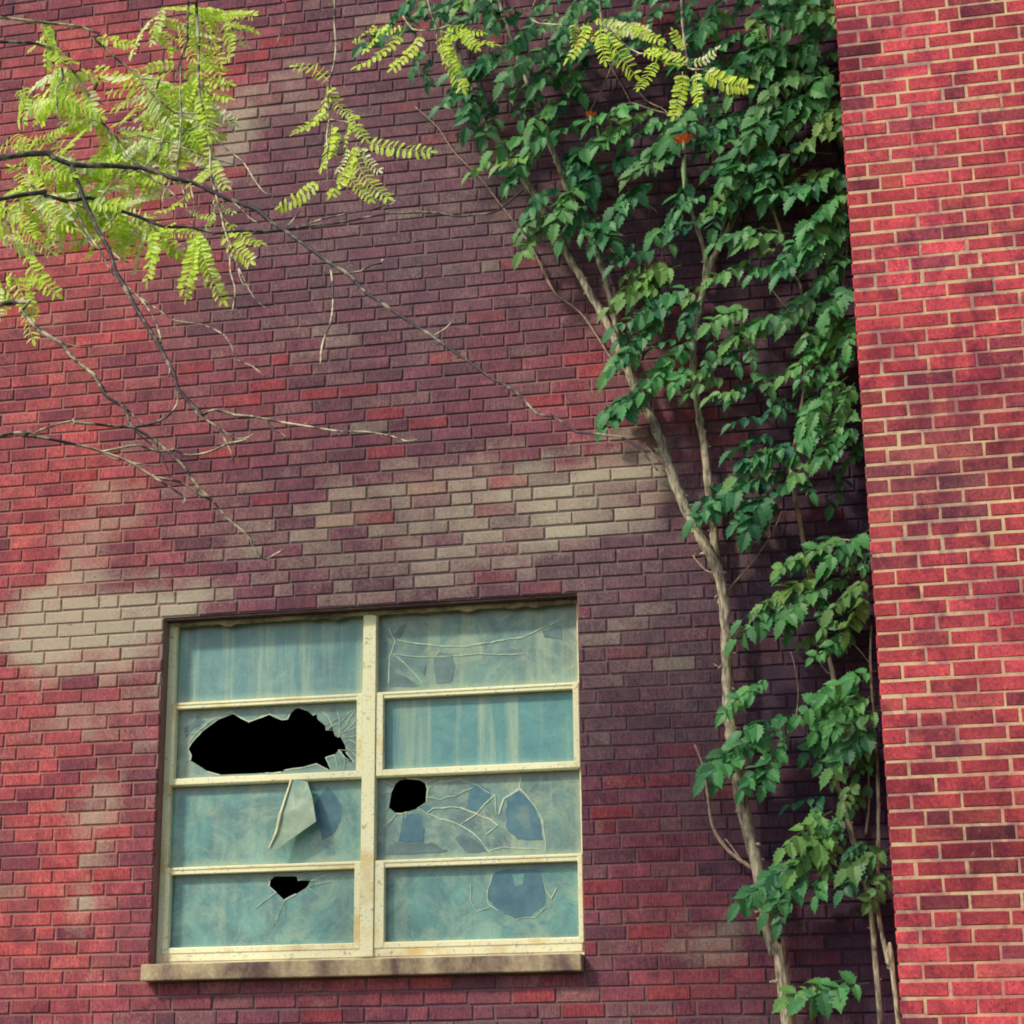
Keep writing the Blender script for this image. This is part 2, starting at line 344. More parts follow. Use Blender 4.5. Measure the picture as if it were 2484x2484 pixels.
# brick rows behind the run of the parapets
cop=MB(); cop.box((-7.65,-.06,WTOP+.002),(XP-.03,.36,WTOP+.1)); cop.box((XP-.06,WY-.06,Z0P+41*CO+.002),(XP+4.26,.0,Z0P+41*CO+.1))
cop.build('coping',M_sill,bld,bevel=.01)
ro=MB(); ro.box((-7.6,.302,0),(-7.4,5,WTOP-.3)); ro.box((-7.398,4.8,0),(4,5,WTOP-.3)); ro.box((-7.4,.302,WTOP-.5),(4,4.798,WTOP-.3)); ro.box((3.8,.302,0),(4,4.798,WTOP-.502))
ro.box((-7.398,.302,.4),(3.798,4.798,.5)); ro.box((.252,.002,0),(4.,.3,WTOP-.3))
ro.build('interior_shell',M_dark,bld)
# ------------------------------------------------------------------ window
FY=.085
fr=MB()
def member(x0,z0,x1,z1,y0,y1): fr.box((x0,y0,z0+H),(x1,y1,z1+H),0)
Zh,Z1,Z2,Z3,Z4=(2.295,2.3145),(1.870,1.901),(1.488,1.526),(1.062,1.096),(.652,.718)
member(XL+.001,.652,-3.548,2.3145,FY,FY+.07)          # left stile
member(-1.527,.652,XR-.001,2.3145,FY+.006,FY+.07)      # right stile
member(-2.579,.652,-2.514,2.2945,FY-.016,FY+.066)      # mullion
member(-3.547,*[Zh[0]],-1.528,Zh[1],FY+.002,FY+.068)   # head
for z in (Z1,Z2,Z3):
    member(-3.547,z[0],-2.5795,z[1],FY-.004+.002*(z is Z2),FY+.06); member(-2.5135,z[0],-1.528,z[1],FY-.004+.002*(z is Z2),FY+.06)
member(-3.547,Z4[0],-2.5795,Z4[1],FY-.004,FY+.064); member(-2.5135,Z4[0],-1.528,Z4[1],FY-.004,FY+.064)
win=fr.build('window',M_paint,bld,org=(-2.55,FY,.65+H),bevel=.003)
def wpart(mb,name,mats,**k):
    o=mb.build(name,mats,None,**k); o.parent=win; o.matrix_parent_inverse=(Matrix.Translation(bld.location)@Matrix.Translation(win.location)).inverted(); return o
def sash(x0,x1,z0,z1,wl,wr,wt,wb):
    s=MB(); y0,y1=FY-.009,FY+.03
    s.box((x0,y0,z0+H),(x0+wl,y1,z1+H)); s.box((x1-wr,y0,z0+H),(x1,y1,z1+H))
    s.box((x0+wl,y0+.001,z0+H),(x1-wr,y1,z0+wb+H)); s.box((x0+wl,y0+.001,z1-wt+H),(x1-wr,y1,z1+H))
    return wpart(s,'sash',M_paint,bevel=.0025)
sash(-3.556,-2.5815,1.494,1.899,.022,.028,.012,.03)
sash(-2.5115,-1.521,1.494,1.899,.034,.029,.012,.03)
sash(-3.556,-2.5815,.69,1.094,.026,.029,.012,.025)
sash(-2.5115,-1.521,.69,1.094,.046,.022,.012,.025)
PY=.118
def tri(px,py,cx,cy,s):
    p=P(cx+px/s,cy+py/s,PY); return (p.x,p.z)
def c1(l,y=PY): return [tri(a,b,340,1400,3.22) for a,b in l]
def c2(l): return [tri(a,b,340,1900,2.542) for a,b in l]
def c3(l): return [tri(a,b,850,1400,3.22) for a,b in l]
def c4(l): return [tri(a,b,850,1850,3.22) for a,b in l]
def poly_plate(mb,outer,holes,y,th,m=0):
    loops=[outer]+list(holes); v3=[[Vector((x,z,0)) for x,z in l] for l in loops]
    flat=[p for l in loops for p in l]; ts=tessellate_polygon(v3)
    n=len(flat); vs=[(x,y,z) for x,z in flat]+[(x,y+th,z) for x,z in flat]
    fs=[]
    for t in ts:
        a,b,c=[Vector((flat[i][0],flat[i][1],0)) for i in t]
        t=tuple(t) if (b-a).cross(c-a).z>0 else tuple(t)[::-1]
        fs.append(t); fs.append(tuple(i+n for i in t[::-1]))
    b=0
    for l in loops:
        k=len(l)
        for i in range(k): fs.append((b+i,b+(i+1)%k,b+(i+1)%k+n,b+i+n))
        b+=k
    mb.add(vs,fs,m)
def ragged(pl,a=.004):
    out=[]; n=len(pl)
    for i in range(n):
        p,q=Vector(pl[i]),Vector(pl[(i+1)%n]); k=max(1,int((q-p).length/.018))
        for j in range(k):
            v=p.lerp(q,j/k)+Vector((random.uniform(-a,a),random.uniform(-a,a))); out.append((v.x,v.y))
    return out
def wander(pts):
    o=[pts[0]]
    for a,b in zip(pts[:-1],pts[1:]):
        a=Vector(a);b=Vector(b);k=max(1,int((b-a).length/.03)); d=(b-a).normalized(); nn=Vector((-d.y,d.x)); s=random.uniform(-.004,.004)
        for j in range(1,k+1):
            v=a.lerp(b,j/k)+nn*(s*math.sin(math.pi*j/k)+(random.uniform(-.0015,.0015) if j<k else 0)); o.append((v.x,v.y))
    return o
def strip(mb,pts,w,m,y=PY-.003):
    pts=[Vector((x,0,z)) for x,z in wander(pts)]
    for a,b in zip(pts[:-1],pts[1:]):
        d=(b-a); 
        if d.length<1e-5: continue
        mid=(a+b)/2; nn=Vector((-d.z,0,d.x)).normalized()*w*random.uniform(.22,.5); e=d.normalized()*w*.2
        q=[a-nn-e,b-nn*.8+e,b+nn*.8+e,a+nn-e]
        yy=y+random.uniform(-.0006,.0006)
        mb.add([(p.x,yy,p.z) for p in q]+[(p.x,PY-.0002,p.z) for p in q],[(0,1,2,3),(0,4,5,1),(1,5,6,2),(2,6,7,3),(3,7,4,0)],m)
def rect(x0,z0,x1,z1): return [(x0,z0+H),(x1,z0+H),(x1,z1+H),(x0,z1+H)]
hole_a=c1([(375,1340),(400,1300),(480,1210),(560,1150),(620,1105),(690,1080),(730,1065),(790,1100),(850,1130),(930,1100),(1010,1070),(1060,1095),(1110,1115),(1150,1110),(1170,1070),(1215,1025),(1250,1022),(1300,1040),(1350,1080),(1380,1065),(1385,1110),(1445,1160),(1450,1195),(1500,1170),(1520,1240),(1545,1250),(1560,1240),(1600,1310),(1610,1370),(1670,1440),(1660,1450),(1600,1410),(1550,1350),(1520,1390),(1450,1410),(1490,1500),(1470,1505),(1380,1460),(1260,1490),(1130,1508),(1100,1525),(980,1530),(620,1545),(530,1520),(390,1430),(400,1395)])
hole_b=c3([(300,1800),(320,1680),(345,1625),(380,1590),(440,1572),(540,1580),(590,1610),(605,1660),(597,1720),(595,1760),(520,1810),(440,1835),(400,1850),(360,1848)])
hole_c=c2([(800,600),(830,574),(970,574),(975,600),(1050,600),(1030,640),(960,685),(890,722),(840,675),(795,635)])
xl0,xl1,xr0,xr1=-3.552,-2.576,-2.518,-1.522
def pane(x0,z0,x1,z1,holes,m,patch=(),cracks=(),extra=None,label=None):
    mb=MB(); poly_plate(mb,rect(x0,z0,x1,z1),holes,PY,.005,0)
    for k,(pl,mi) in enumerate(patch):
        mb2=[Vector((x,0,z)) for x,z in pl]; c=sum(mb2,Vector())/len(mb2)
        poly_plate(mb,ragged(pl),[],PY-.0014-.0003*k,.0012,mi)
    for pl,w in cracks: strip(mb,pl,w*.8,1)
    for h in holes:       # bright broken rims and hairline cracks running out of each hole
        nh=len(h); hc=sum((Vector(p) for p in h),Vector((0,0)))/nh
        for i_ in range(nh):
            if random.random()<.6: strip(mb,[h[i_],h[(i_+1)%nh]],random.uniform(.005,.010),1)
        for _ in range(16):
            p=Vector(random.choice(h)); d=(p-hc).normalized(); d=Vector((d.x+random.uniform(-.4,.4),d.y+random.uniform(-.4,.4)))
            q=p+d*random.uniform(.03,.12); q=Vector((min(max(q.x,x0+.03),x1-.03),min(max(q.y,z0+H+.02),z1+H-.02))); strip(mb,[tuple(p),tuple(q)],.0028,1)
    o=wpart(mb,'pane',[m,M_crack,M_bare,M_bare2])
    if label:o['label']=label
    return o
pane(xl0,1.885,xl1,2.30,[],panes_m[0],label='unbroken streaked top pane, left')
pane(xl0,1.50,xl1,1.885,[hole_a],panes_m[1],
 patch=[(c1([(400,1140),(460,1085),(505,1130),(420,1180),(360,1260),(345,1180)]),3)],
 cracks=[(c1(l),w) for l,w in [([(1560,1215),(1625,1130),(1680,1040)],.006),([(1540,1170),(1600,1100),(1650,1040)],.005),([(1560,1230),(1630,1180),(1690,1120)],.006),([(1575,1215),(1690,1170)],.005),([(1560,1220),(1560,1120),(1540,1050)],.006),([(1500,1160),(1470,1090),(1420,1050)],.008),([(1585,1255),(1690,1240)],.004),([(1600,1300),(1640,1270),(1690,1300)],.004),([(1610,1330),(1680,1390)],.005),([(380,1300),(420,1240),(520,1150),(620,1090),(720,1050)],.007),([(300,1530),(350,1470),(380,1420)],.004),([(1570,1360),(1600,1440),(1590,1500)],.005),([(1520,1400),(1540,1500)],.005)]],label='pane smashed out with a wide jagged hole')
pane(xl0,1.075,xl1,1.50,[],panes_m[2],patch=[(c2([(1155,22),(1200,70),(1240,130),(1245,170),(1235,230),(1205,300),(1180,320),(1130,350),(1085,235),(1073,140),(1100,85)]),2),(c2([(1080,250),(1125,340),(1110,400),(900,440),(850,430),(1000,320)]),2)][:1],label='pane with a loose sheet of glass hanging over it')
pane(xl0,.68,xl1,1.075,[hole_c],panes_m[2],label='mottled pane with a small angular hole at its top edge')
pane(xr0,1.885,xr1,2.30,[],panes_m[1],
 patch=[(c3([(340,450),(390,395),(440,362),(425,430),(370,497)]),3),(c3([(310,740),(420,770),(540,850),(300,862)]),3),(c3([(650,640),(700,590),(790,600),(815,700),(780,830),(670,835)]),3),(c3([(1500,420),(1640,380),(1650,480),(1520,470)]),3),(c3([(510,700),(590,680),(580,770)]),3)],
 cracks=[(c3(l),w) for l,w in [([(300,400),(350,500),(310,620),(300,830)],.008),([(370,490),(500,515),(700,540),(900,545),(1100,510),(1350,470),(1500,400),(1620,340)],.009),([(340,600),(500,620),(700,620),(1000,600),(1350,600)],.006),([(330,600),(450,700),(560,820)],.008)]],label='cracked top pane, right')
pane(xr0,1.50,xr1,1.885,[],panes_m[3],label='unbroken streaked second pane, right')
pane(xr0,1.075,xr1,1.50,[hole_b],panes_m[1],
 patch=[(c4([(940,180),(1000,165),(1085,215),(1090,260),(1040,320),(990,385),(920,370),(920,230)]),2),(c4([(400,430),(470,400),(540,400),(580,530),(570,620),(380,620)]),2),(c4([(545,352),(600,325),(630,355),(590,385)]),2),(c4([(1220,280),(1310,215),(1420,310),(1480,450),(1500,600),(1300,600),(1215,500)]),2),(c4([(1300,400),(1340,345),(1390,330),(1410,500),(1380,520),(1330,480),(1295,430)]),3),(c4([(260,670),(360,620),(640,630),(760,690),(600,705),(280,715)]),3),(c4([(820,590),(900,550),(1000,620),(1060,690),(900,700)]),3)],
 cracks=[(c4(l),w) for l,w in [([(530,350),(600,400),(700,440),(850,485),(930,530),(1020,610),(1090,710)],.009),([(600,390),(650,355),(780,345),(860,352),(980,395),(1090,440),(1150,490),(1060,560)],.009),([(860,485),(990,395),(1130,250),(1140,400)],.008),([(1330,120),(1320,200),(1440,340),(1500,450),(1530,690)],.009),([(1310,210),(1200,280),(1160,400)],.012),([(600,270),(700,290),(820,260),(960,190)],.005),([(700,150),(860,130),(1000,180),(1090,240)],.005),([(1080,690),(1200,660),(1500,680)],.006)]],label='cracked pane with a round hole at its upper left')
pane(xr0,.68,xr1,1.075,[],panes_m[2],
 patch=[(c4([(1110,890),(1150,850),(1200,832),(1490,832),(1500,930),(1530,1060),(1500,1120),(1400,1200),(1290,1220),(1200,1180),(1130,1130),(1070,1060),(1080,1000)]),2),(c4([(1260,880),(1360,860),(1350,950),(1290,970)]),0)],
 cracks=[(c4(l),w) for l,w in [([(1110,870),(1070,1000),(1080,1110),(1150,1150)],.006),([(940,950),(940,1080),(980,1170),(1090,1130)],.005),([(1500,880),(1530,1000),(1570,1060),(1610,980)],.007),([(1690,1090),(1760,1110)],.004),([(1290,1225),(1440,1210),(1520,1130)],.005)]],label='bottom pane with a round patch of bare glass, right')
# the hanging sheet
sh=MB()
def sp(x,y,Y): return P(340+x/2.542,1900+y/2.542,Y)
A,B,Cc,D,E_,F=sp(935,-25,.07),sp(1030,-10,.075),sp(1060,80,.06),sp(1085,235,.045),sp(795,440,.055),sp(850,200,.048)
th=Vector((0,.0025,0)); vs=[A,B,Cc,D,E_,F]; n=len(vs); G=sp(960,160,.046)
sh.add([*vs,G,*[v+th for v in vs],G+th],[(0,6,1),(1,6,2),(2,6,3),(3,6,4),(4,6,5),(5,6,0)]+[(i,(i+1)%6,(i+1)%6+7,i+7) for i in range(6)]+[(7,8,13),(8,9,13),(9,10,13),(10,11,13),(11,12,13),(12,7,13)],0)
tube(sh,[A+Vector((0,-.004,0)),sp(865,190,.042),sp(840,300,.045),sp(792,400,.05)],[.005,.006,.005,.003],6,1)
wpart(sh,'glass_shard',[M_shard,M_paint])
# dirt ledge and spalled putty along the head
dl=MB()
m_=90; xs=[XL+.03+(XR-XL-.06)*i/(m_-1) for i in range(m_)]
up_=[Zh[0]+H+.008]*m_; lo_=[Zh[0]+H-.004-abs(noise.noise(Vector((x*9,0,0))))*.028-abs(noise.noise(Vector((x*40,3,0))))*.012 for x in xs]
dl.add([(x,FY-.020,z) for x,z in zip(xs,up_)]+[(x,FY-.022-.004*noise.noise(Vector((x*30,1,1))),z) for x,z in zip(xs,lo_)]+[(x,FY+.001,z) for x,z in zip(xs,lo_)],[(i,m_+i,m_+i+1,i+1) for i in range(m_-1)]+[(m_+i,2*m_+i,2*m_+i+1,m_+i+1) for i in range(m_-1)],0)
wpart(dl,'putty_line',M_sill)
st=MB(); st.box((XL-.012,-.07,.558+H),(XR-.003,.084,.634+H)); 
o=wpart(st,'sill',M_sill,bevel=.006)
fl=MB(); fl.box((XL+.001,.0855,.600+H),(XR-.001,.16,.6515+H)); wpart(fl,'sill_board',M_paint)
lt=MB(); lt.box((XL-.0,.012,ZT+.0005-.012),(XR,.084,ZT-.0005)); wpart(lt,'lintel_plate',M_lintel)
# ------------------------------------------------------------------ trumpet vines
def vy(y): return y
def leaflet(mb,base,dirv,nrm,L,W,tone,teeth=True,m=0,curl=.25):
    t=dirv.normalized(); s=t.cross(nrm); 
    if s.length<1e-4: s=t.cross(Vector((0,0,1)))
    s.normalize(); nn=s.cross(t).normalized()
    if teeth: k_=random.random()*.12; prof=[(.0,.0),(.10,.5),(.21,.88+k_),(.26,.66),(.37,1.08-k_),(.43,.74),(.56,.98),(.61,.58+k_),(.73,.66),(.78,.34),(.90,.12)]
    else: prof=[(.0,.0),(.12,.62),(.3,.95),(.55,1.),(.8,.85),(.94,.45)]
    def pt(a,w): return base+t*(L*a)+s*(W*.5*w)+nn*(abs(w)*W*.14-curl*L*a*a)
    mid=[base+t*(L*a)-nn*(curl*L*a*a) for a,_ in prof]+[base+t*L-nn*(curl*L)]
    lf=[pt(a,w) for a,w in prof]; rt=[pt(a,-w) for a,w in prof]; k=len(prof)
    vs=mid+lf+rt; fs=[]
    for i in range(k-1):
        if i==0: fs+= [(0,1,k+2),(0,2*k+2,1)]; continue
        fs.append((i,i+1,k+1+i+1,k+1+i)); fs.append((i,2*k+1+i,2*k+1+i+1,i+1))
    fs.append((k-1,k,k+1+k-1)); fs.append((k-1,2*k+1+k-1,k))
    mb.add(vs,fs,m,tone)
def vine_leaf(mb,S,E,npair=4,size=1.,bright=None,dark=0):
    """pinnate toothed leaf arching from S to E"""
    d=E-S; L=d.length
    mid=(S+E)/2+Vector((0,-.03*size,.10*L)); n=10
    cv=[(1-t)**2*S+2*t*(1-t)*mid+t*t*E for t in [i/n for i in range(n+1)]]
    tone=random.uniform(.15,.8) if bright is None else bright
    yel=max(0,random.gauss(-.05,.2))
    tube(mb,[cv[0],cv[3],cv[7],cv[10]],[.0022,.002,.0016,.001],4,0,(tone,yel,0,1),sub=1,rough=0)
    nb=Vector((random.uniform(-.35,.35),random.uniform(-.95,-.5),random.uniform(.35,.9))).normalized()
    ll=min(L*.40*size,.092)*random.uniform(.85,1.15)
    if L>.2: npair=max(npair,5)
    if L>.27: npair=max(npair,6)
    for i in range(npair):
        t=.22+.66*i/max(1,npair-1); j=min(n-1,int(t*n)); p=cv[j].lerp(cv[j+1],t*n-j); tg=(cv[j+1]-cv[j]).normalized()
        sd=tg.cross(nb).normalized()
        for sgn in (-1,1):
            dv=(sd*sgn*random.uniform(.75,1.05)+tg*random.uniform(.3,.75)+Vector((0,0,-.35))+Vector([random.uniform(-.4,.4) for _ in range(3)])).normalized()
            nrm=(nb+Vector([random.uniform(-.6,.6) for _ in range(3)])).normalized(); l=ll*random.uniform(.55,1.25)*(1-.25*abs(t-.5))
            leaflet(mb,p,dv,nrm,l,l*random.uniform(.56,.8),(min(1,max(0,tone+random.uniform(-.25,.25))),yel,0,1),True,0,random.uniform(.0,.4))
    tg=(cv[-1]-cv[-2]).normalized(); leaflet(mb,cv[-1],tg+Vector((0,0,-.2)),nb,ll*1.15,ll*.66,(tone,yel,0,1),True,0,.25)
vine1=empty('trumpet_vine',tuple(Q(1480,1862,-.06)-Vector((0,0,1.2)))); 
tag(vine1,'thick-stemmed trumpet vine forking across the wall right of the window, with orange flowers','vine',"trumpet vines climbing the brick wall")
vine2=empty('trumpet_vine',tuple(Q(1665,1862,-.1)-Vector((0,0,1.2))))
tag(vine2,'slimmer trumpet vine climbing the dark corner beside the projecting brick wing','vine',"trumpet vines climbing the brick wall")
def stem(parent,pts,r0,r1,y0=-.07,y1=None,name='stem',mat=None,ext=None,sides=9,wob=.012):
    n=len(pts); y1=y0 if y1 is None else y1; mb=MB()
    w=[Q(x,y,y0+(y1-y0)*i/(n-1)+wob*noise.noise(Vector((x*.02,y*.02,0)))) for i,(x,y) in enumerate(pts)]
    rad=[(r0+(r1-r0)*i/(n-1)) for i in range(n)]
    if ext: w=[ext]+w; rad=[rad[0]*1.05]+rad
    tube(mb,w,rad,sides,0,None,5,.22,r0*100)
    if r0>.008:
        for i in range(n-1):    # aerial root stubs and old leaf scars
            for k in range(1 if i%2 else 2):
                p=w[i].lerp(w[i+1],random.random()); a=Vector((random.choice((-1,1))*random.uniform(.5,1),random.uniform(-.3,.2),random.uniform(-.6,.6))).normalized()
                tube(mb,[p,p+a*rad[i]*1.3,p+a*rad[i]*random.uniform(1.3,1.9)],[rad[i]*.5,rad[i]*.3,rad[i]*.08],5,0,None,1,.2)
    return mb.build(name,mat or M_bark,parent,smooth=True)
g1=Q(1480,1862,-.09)+Vector((.14,0,-2.0)); g1.z=0
main=[(1480,1862),(1462,1800),(1448,1740),(1440,1690),(1425,1620),(1405,1540),(1395,1480),(1382,1400),(1375,1330),(1372,1270),(1370,1200),(1365,1130),(1352,1070),(1330,1030),(1305,985),(1285,940),(1262,880),(1235,800),(1205,750),(1185,700),(1165,650),(1140,600),(1105,540),(1070,480),(1045,430),(1010,370),(965,310),(930,250),(895,185),(870,120),(850,60),(838,0),(830,-40)]
stem(vine1,main,.032,.013,-.12,-.09,ext=g1)
stem(vine1,[(1354,1078),(1347,1010),(1345,980),(1338,930),(1330,850),(1318,780),(1308,700),(1310,640),(1325,560),(1345,490),(1380,420),(1405,340),(1415,280),(1420,200),(1430,120),(1440,40),(1445,-30)],.021,.012,-.075,-.055)
stem(vine1,[(1325,560),(1332,490),(1315,430),(1300,380),(1294,330),(1290,300)],.013,.008,-.062,-.08)
stem(vine1,[(1352,480),(1372,400),(1393,330),(1400,270)],.009,.007,-.03,-.03)
stem(vine1,[(1172,668),(1165,640),(1155,580),(1140,520),(1110,440),(1075,370),(1050,300),(1030,260),(1010,200),(985,130),(960,60),(940,0),(925,-40)],.017,.009,-.075,-.06)
thin=dict(name='tendril',mat=M_stemthin,sides=6)
stem(vine1,[(1160,680),(1150,672),(1130,640),(1095,590),(1050,555),(1030,520),(1005,470),(975,425),(940,380),(905,335),(860,290),(825,240),(784,202)],.006,.003,-.05,-.03,**thin)
stem(vine1,[(1048,556),(1035,535),(1028,520),(1015,490),(1008,475)],.003,.0025,-.04,-.035,**thin)
stem(vine1,[(1168,665),(1160,640),(1145,615),(1128,590)],.004,.003,-.05,-.04,**thin)
stem(vine1,[(1430,1645),(1400,1625),(1370,1600),(1345,1560),(1335,1500),(1328,1450),(1311,1405)],.010,.005,-.09,-.05,**thin)
stem(vine1,[(1398,1622),(1375,1590),(1368,1583)],.005,.003,-.08,-.05,**thin)
stem(vine1,[(1368,1122),(1385,1100),(1420,1060),(1445,1025),(1467,985),(1475,965)],.006,.002,-.08,-.02,**thin)
stem(vine1,[(1345,1080),(1330,1075),(1312,1055),(1308,1048)],.005,.003,-.08,-.04,**thin)
stem(vine1,[(1372,1272),(1362,1262),(1345,1252)],.005,.002,-.08,-.04,**thin)
stem(vine1,[(1378,1362),(1365,1350),(1357,1345)],.006,.003,-.08,-.04,**thin)
stem(vine1,[(1265,900),(1250,870),(1235,845)],.003,.002,-.06,-.03,**thin)
stem(vine1,[(1296,950),(1270,900),(1240,865),(1215,835)],.003,.002,-.05,-.02,**thin)
stem(vine1,[(1500,600),(1475,570),(1455,545)],.003,.002,-.03,-.02,**thin)
stem(vine1,[(1240,400),(1215,380),(1190,360),(1165,330)],.003,.002,-.03,-.02,**thin)
stem(vine1,[(1222,560),(1190,520),(1160,480),(1140,455)],.003,.002,-.03,-.02,**thin)
stem(vine1,[(1110,215),(1140,160),(1155,120),(1165,100)],.0045,.003,-.04,-.03,**thin)
stem(vine1,[(1190,195),(1175,165),(1152,125),(1140,100)],.004,.003,-.04,-.03,**thin)
stem(vine1,[(1075,200),(1060,165),(1040,130),(1030,100)],.004,.003,-.04,-.03,**thin)
stem(vine1,[(1260,215),(1225,205),(1195,195),(1180,196)],.003,.004,-.2,-.12,**thin)
stem(vine1,[(1265,220),(1250,205),(1220,190),(1200,165)],.003,.003,-.2,-.05,**thin)
g2=Q(1656,1862,-.12)+Vector((.05,0,-2)); g2.z=0; g3=Q(1688,1862,-.18)+Vector((.1,0,-2)); g3.z=0
stem(vine2,[(1656,1862),(1651,1794),(1643,1718),(1632,1662),(1613,1597),(1595,1527),(1572,1456),(1564,1426),(1578,1384),(1573,1286),(1567,1252),(1553,1187),(1536,1131),(1519,1040),(1508,980),(1499,933),(1493,901),(1498,847),(1507,811),(1512,770),(1518,720),(1522,630),(1515,580),(1509,539),(1494,507),(1474,442),(1460,400),(1451,366),(1446,296),(1445,240),(1450,150),(1455,60),(1460,-30)],.014,.006,-.10,-.06,ext=g2)
stem(vine2,[(1688,1862),(1679,1823),(1665,1766),(1654,1696),(1656,1650),(1657,1597),(1657,1513),(1655,1440),(1648,1340),(1642,1250),(1645,1180)],.012,.005,-.2,-.15,ext=g3)
stem(vine2,[(1634,1575),(1640,1513),(1639,1456),(1645,1440)],.006,.004,-.12,-.12,**thin)
stem(vine2,[(1540,1100),(1525,1060),(1510,1000),(1505,960),(1500,900)],.004,.003,-.12,-.10,**thin)
stem(vine2,[(1560,640),(1569,622),(1587,557),(1598,478),(1600,420)],.007,.005,-.15,-.15,**thin)
stem(vine2,[(1620,1022),(1590,1018),(1570,1018),(1558,1028)],.004,.003,-.2,-.12,**thin)
stem(vine2,[(1562,1270),(1545,1245),(1540,1200)],.003,.002,-.08,-.05,**thin)
stem(vine2,[(1500,1370),(1506,1310),(1500,1260),(1492,1230)],.003,.002,-.04,-.03,**thin)
stem(vine2,[(1568,1440),(1550,1415),(1530,1405)],.004,.002,-.09,-.05,**thin)
stem(vine2,[(1640,1250),(1615,1220),(1590,1205)],.003,.002,-.15,-.1,**thin)
